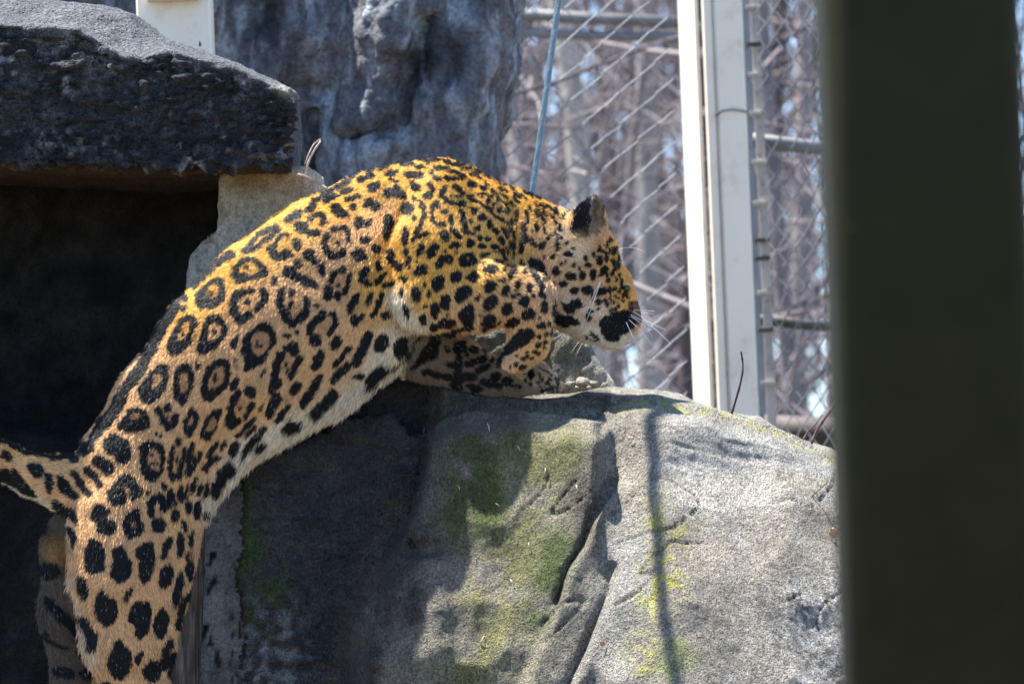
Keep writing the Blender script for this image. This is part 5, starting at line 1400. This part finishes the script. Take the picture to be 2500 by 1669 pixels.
def make_fur(n_near, n_far):
    tri = np.concatenate([jf[:, [0, 1, 2]], jf[:, [0, 2, 3]]])
    a, b, c = jv[tri[:, 0]], jv[tri[:, 1]], jv[tri[:, 2]]
    ar = np.linalg.norm(np.cross(b - a, c - a), axis=1) / 2
    fn = jn[tri].mean(1)
    inview = (a[:, 1] < 1740) & (a[:, 0] > -70)
    wt_near = ar * (fn[:, 2] < .25) * inview
    wt_far = ar * ((fn[:, 2] >= .25) | ~inview)
    roots, nor = [], []
    for wt, n in ((wt_near, n_near), (wt_far, n_far)):
        cum = np.cumsum(wt); cum /= cum[-1]
        t = np.searchsorted(cum, rng.random(n))
        r1 = np.sqrt(rng.random(n)); r2 = rng.random(n)
        bary = np.stack([1 - r1, r1 * (1 - r2), r1 * r2], 1)[..., None]
        roots.append((jv[tri[t]] * bary).sum(1)); nor.append((jn[tri[t]] * bary).sum(1))
    p = np.concatenate(roots); nn = np.concatenate(nor)
    nn /= np.linalg.norm(nn, axis=1)[:, None]
    u, v = seen_uv(p)
    bare = ((u > 1538) & (v > 742) & (v < 782)) | ((np.hypot(u - 1529, v - 705) < 9))
    p, nn, u, v = p[~bare], nn[~bare], u[~bare], v[~bare]
    fx, fy = flow(u, v)
    t = np.stack([fx, fy, 0 * fx], 1) + rng.normal(0, .13, (len(u), 3))
    t -= nn * (t * nn).sum(1)[:, None]
    t /= np.maximum(np.linalg.norm(t, axis=1), .15)[:, None]
    ln = np.full(len(u), 9.5)
    belly = np.exp(-(seg_dist(u, v, [(985, 860), (905, 945), (830, 998), (735, 1040), (600, 1108), (520, 1250)]) / 26) ** 2)
    ln += 11 * belly
    ln += 8 * np.exp(-(seg_dist(u, v, [(966, 730), (984, 785)]) / 22) ** 2)
    ln += 10 * np.exp(-(seg_dist(u, v, [(168, 1400), (185, 1500), (215, 1600), (120, 1500)]) / 34) ** 2)
    ln += 4 * np.exp(-(np.hypot(u - 1290, v - 670) / 30) ** 2)
    ln -= 4.5 * np.exp(-(np.maximum(np.hypot(u - 1490, v - 710) - 70, 0) / 60) ** 2)
    ln -= 4 * np.exp(-(np.hypot(u - 1435, v - 525) / 50) ** 4)
    ln -= 4.0 * ((v > 790) & (u > 1190) & (u < 1370) & (v < 960))
    ln -= 2.6 * np.exp(-(np.maximum(seg_dist(u, v, [(1050, 450), (1080, 560), (1220, 540)]) - 70, 0) / 40) ** 2)
    ln *= rng.uniform(.65, 1.3, len(u))
    cu_, cv_ = u + fx * ln * .45, v + fy * ln * .45
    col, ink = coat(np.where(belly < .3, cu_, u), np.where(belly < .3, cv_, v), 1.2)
    lift = rng.normal(.20, .07, len(u)) + .18 * belly
    lift = lift + (rng.random(len(u)) < .05) * rng.uniform(.2, .6, len(u))
    lift = np.clip(lift, .06, .8)
    N = len(u)
    pts = np.zeros((N, 4, 3), np.float32)
    for q, (ft, fnn) in enumerate(((0, 0), (.36, .5), (.72, .85), (1.0, 1.0))):
        pts[:, q] = p + (t * ft + nn * (fnn * lift)[:, None]) * ln[:, None] + np.array([0, .10, 0]) * (ft * ft * ln)[:, None] - nn * (1.0 if q == 0 else 0)
    tone = rng.normal(1.0, .24, N)
    tip = rng.random(N)
    col = col * np.clip(tone, .5, 1.5)[:, None]
    col = np.where(((tip < .12) & (ink < .5))[:, None], col * .62, col)
    grey = (rng.random(N) < .012) & (ink > .5)
    col = np.where(grey[:, None], np.array([.35, .35, .36]), col)
    wp = W(pts[..., 0].ravel(), pts[..., 1].ravel(), pts[..., 2].ravel())
    cu = bpy.data.hair_curves.new('fur')
    cu.add_curves([4] * N)
    cu.position_data.foreach_set('vector', wp.astype(np.float32).ravel())
    rad = np.tile(np.array([.00042, .00042, .00034, .00012], np.float32), N)
    ra = cu.attributes.get('radius') or cu.attributes.new('radius', 'FLOAT', 'POINT')
    ra.data.foreach_set('value', rad)
    ca = cu.attributes.new('Col', 'FLOAT_COLOR', 'CURVE')
    cc = np.ones((N, 4), np.float32); cc[:, :3] = col
    ca.data.foreach_set('color', cc.ravel())
    mt, n, l, b = new_mat('jaguar_fur')
    at = n.new('ShaderNodeAttribute'); at.attribute_name = 'Col'
    l.new(at.outputs['Color'], b.inputs['Base Color'])
    b.inputs['Roughness'].default_value = .5
    b.inputs['Specular IOR Level'].default_value = .3
    cu.materials.append(mt)
    o = bpy.data.objects.new('fur', cu)
    COL.objects.link(o)
    o.parent = jag
    o['kind'] = 'stuff'
    return o
make_fur(520000, 90000)

# eyes, nose leather and whiskers
eye_m, n_, l_, b_ = new_mat('eye_glass')
b_.inputs['Base Color'].default_value = (.05, .03, .008, 1); b_.inputs['Roughness'].default_value = .08
def ball(name, c, r, mat, parent, kz=1.0):
    v, f = [], []
    for i in range(9):
        for j in range(14):
            th, ph = math.pi * i / 8, 2 * math.pi * j / 14
            v.append((c[0] + r * math.sin(th) * math.cos(ph), c[1] + r * math.cos(th), c[2] + r * kz * math.sin(th) * math.sin(ph)))
    for i in range(8):
        for j in range(14):
            f.append((i * 14 + j, i * 14 + (j + 1) % 14, (i + 1) * 14 + (j + 1) % 14, (i + 1) * 14 + j))
    v = np.array(v)
    return mesh_obj(name, W(v[:, 0], v[:, 1], v[:, 2]), f, mat, parent)
for w0 in (-33, 73):
    ball('eye', (1531, 704.5, w0), 8.5, eye_m, jag)
nose_m = paint_mat('nose_leather', (.16, .06, .04), .45, .3, 300, .4)
ball('nose', (1548, 767, 31), 13, nose_m, jag, 1.25)
wh_m = paint_mat('whisker_hair', (.85, .83, .80), .35, .05)
WHK = [((1465, 688), (1448, 722), (1435, 751), (1433, 763), -62), ((1466, 688), (1451, 731), (1438, 768), (1429, 791), -62), ((1512, 608), (1524, 605), (1548, 603), (1574, 615), 60), ((1546, 757), (1565, 757), (1599, 760), None, -4), ((1550, 762), (1575, 763), (1600, 768), None, 44),
       ((1545, 760), (1574, 777), (1582, 790), (1584, 806), -14), ((1540, 772), (1575, 795), (1594, 823), None, -20), ((1540, 768), (1594, 797), (1639, 840), None, -18), ((1545, 770), (1594, 791), (1626, 806), None, 62), ((1535, 780), (1568, 809), (1590, 840), None, -22), ((1528, 786), (1545, 820), (1568, 852), None, -26),
       ((1530, 788), (1554, 846), (1571, 889), None, -26), ((1527, 785), (1553, 832), (1565, 850), None, 80), ((1515, 826), (1528, 837), (1545, 852), None, 60), ((1410, 795), (1390, 804), (1343, 833), None, 78), ((1410, 796), (1388, 806), (1357, 840), None, 80), ((1400, 780), (1373, 799), (1355, 813), None, 82),
       ((1440, 800), (1422, 822), (1393, 862), None, 84), ((1442, 806), (1426, 829), (1406, 867), None, 84), ((1445, 818), (1437, 837), (1428, 846), None, 84), ((1530, 778), (1560, 800), (1578, 828), None, 74)]
for q in WHK:
    pts = [a for a in q[:4] if a is not None]
    p = np.array(pts, float)
    w0 = q[4]
    t = np.linspace(0, len(p) - 1, 9)
    pu, pv = np.interp(t, range(len(p)), p[:, 0]), np.interp(t, range(len(p)), p[:, 1])
    for _ in range(2):
        pu[1:-1] = (pu[:-2] + 2 * pu[1:-1] + pu[2:]) / 4; pv[1:-1] = (pv[:-2] + 2 * pv[1:-1] + pv[2:]) / 4
    ww = w0 + np.sign(w0) * np.linspace(0, 16, 9)
    Tubes().add(PW(pu, pv, ww), np.linspace(.00072, .00026, 9), 5).build('whisker', wh_m, jag)
set_base(jag, PW(331, 2040, -60))
# ------------------------------------------------------------------ twigs and litter
def twig(stems, label, c, w):
    mt = bark_mat('twig_bark_' + str(len(bpy.data.materials)), c, tuple(x * .5 for x in c), 60)
    root = empty('twig', label, 'twig')
    for pts, r0, r1 in stems:
        p = np.array(pts, float)
        n = 14
        t = np.linspace(0, len(p) - 1, n)
        u, v = np.interp(t, range(len(p)), p[:, 0]), np.interp(t, range(len(p)), p[:, 1])
        for _ in range(2):
            u[1:-1] = (u[:-2] + 2 * u[1:-1] + u[2:]) / 4; v[1:-1] = (v[:-2] + 2 * v[1:-1] + v[2:]) / 4
        jit = np.where(np.arange(n) % 3 == 1, 1.25, 1.0)
        Tubes().add(PW(u, v, w + 6 * np.sin(t * 2)), np.linspace(r0, r1, n) * S * jit, 7).build('stem', mt, root)
    set_base(root, PW(stems[0][0][0][0], stems[0][0][0][1], w))
twig([([(800, 462), (775, 446), (745, 430), (728, 426)], 2.8, 2.8), ([(745, 430), (752, 395), (768, 365), (783, 345)], 2.8, 2.1), ([(783, 340), (765, 352), (752, 380), (744, 402)], 2.0, 1.2)], 'pale forked twig sticking out above the back of the jaguar', (.50, .43, .39), -20)
twig([([(1784, 1016), (1797, 975), (1808, 935), (1815, 900), (1812, 872), (1809, 858)], 2.8, 1.9)], 'slender dark twig standing on the boulder before the cream post', (.05, .035, .03), 60)
twig([([(1981, 1082), (1994, 1050), (2014, 1020), (2041, 984)], 3.6, 2.6)], 'thick reddish brown twig on the boulder beside the dark pillar', (.11, .055, .045), 40)
twig([([(1960, 1074), (1974, 1050), (1992, 1035), (2007, 1012)], 2.2, 1.3)], 'thin grey twig left of the reddish twig on the boulder', (.13, .10, .09), 60)

def on_boulder(u, v):
    d = np.hypot(BSEEN[:, 0] - u, BSEEN[:, 1] - v)
    near = BSEEN[d < 9]
    return float(near[:, 2].min()) if len(near) else -200.0
straw_m = paint_mat('dry_needle', (.50, .42, .27), .6, .1, 50)
for u, v, a, ln in ((1192, 1042, 75, 20), (1266, 1094, 60, 14), (1330, 1150, 100, 16), (1215, 1232, 40, 13), (1408, 1192, 80, 18), (1250, 1420, 55, 14), (1176, 1560, -60, 20), (1540, 1068, 20, 16), (1120, 1190, 70, 12), (1290, 1330, 95, 12)):
    w = on_boulder(u, v) - 3
    du, dv = math.cos(math.radians(a)) * ln / 2, math.sin(math.radians(a)) * ln / 2
    o = Tubes().add([PW(u - du, v - dv, w), PW(u + 1.5, v, w - 3), PW(u + du, v + dv, w - dv * .4)], [.0008, .001, .0006], 5).build('pine_needle', straw_m)
    tag(o, 'thin pale dry needle stuck to the face of the boulder', 'needle', 'dry needles on the boulder')
leaf_m = paint_mat('dry_leaf_brown', (.36, .21, .11), .6, .3, 120, .3)
def leaf(u, v, s, a, label):
    w = on_boulder(u, v) - 5
    vs, f = [], []
    n = 6
    for i in range(n + 1):
        t = i / n
        wd = math.sin(math.pi * min(t * .92 + .06, 1)) ** .8 * .42
        for j, q in enumerate((-1, -.4, .4, 1)):
            x, y = (t - .5) * s, q * wd * s * (1 + .15 * math.sin(i * 2.2))
            z = -abs(q) * s * .16 - math.sin(t * 3.0) * s * .12
            ca, sa = math.cos(a), math.sin(a)
            vs.append((u + x * ca - y * sa, v + x * sa + y * ca, w + z))
    for i in range(n):
        for j in range(3):
            b = i * 4 + j
            f.append((b, b + 1, b + 5, b + 4))
    vs = np.array(vs)
    o = mesh_obj('dry_leaf', PW(vs[:, 0], vs[:, 1], vs[:, 2]), f, leaf_m)
    o.modifiers.new('thick', 'SOLIDIFY').thickness = .0006
    tag(o, label, 'leaf')
leaf(2034, 1300, 26, 1.4, 'curled brown leaf on the boulder close to the dark pillar')
leaf(1470, 1570, 15, .3, 'tiny brown leaf scrap low on the face of the boulder')
twig([([(1952, 1236), (1975, 1216), (2000, 1195), (2022, 1174)], 1.8, 1.2)], 'thin rusty twig lying in the hollow of the boulder', (.16, .08, .045), on_boulder(1990, 1205) - 4)
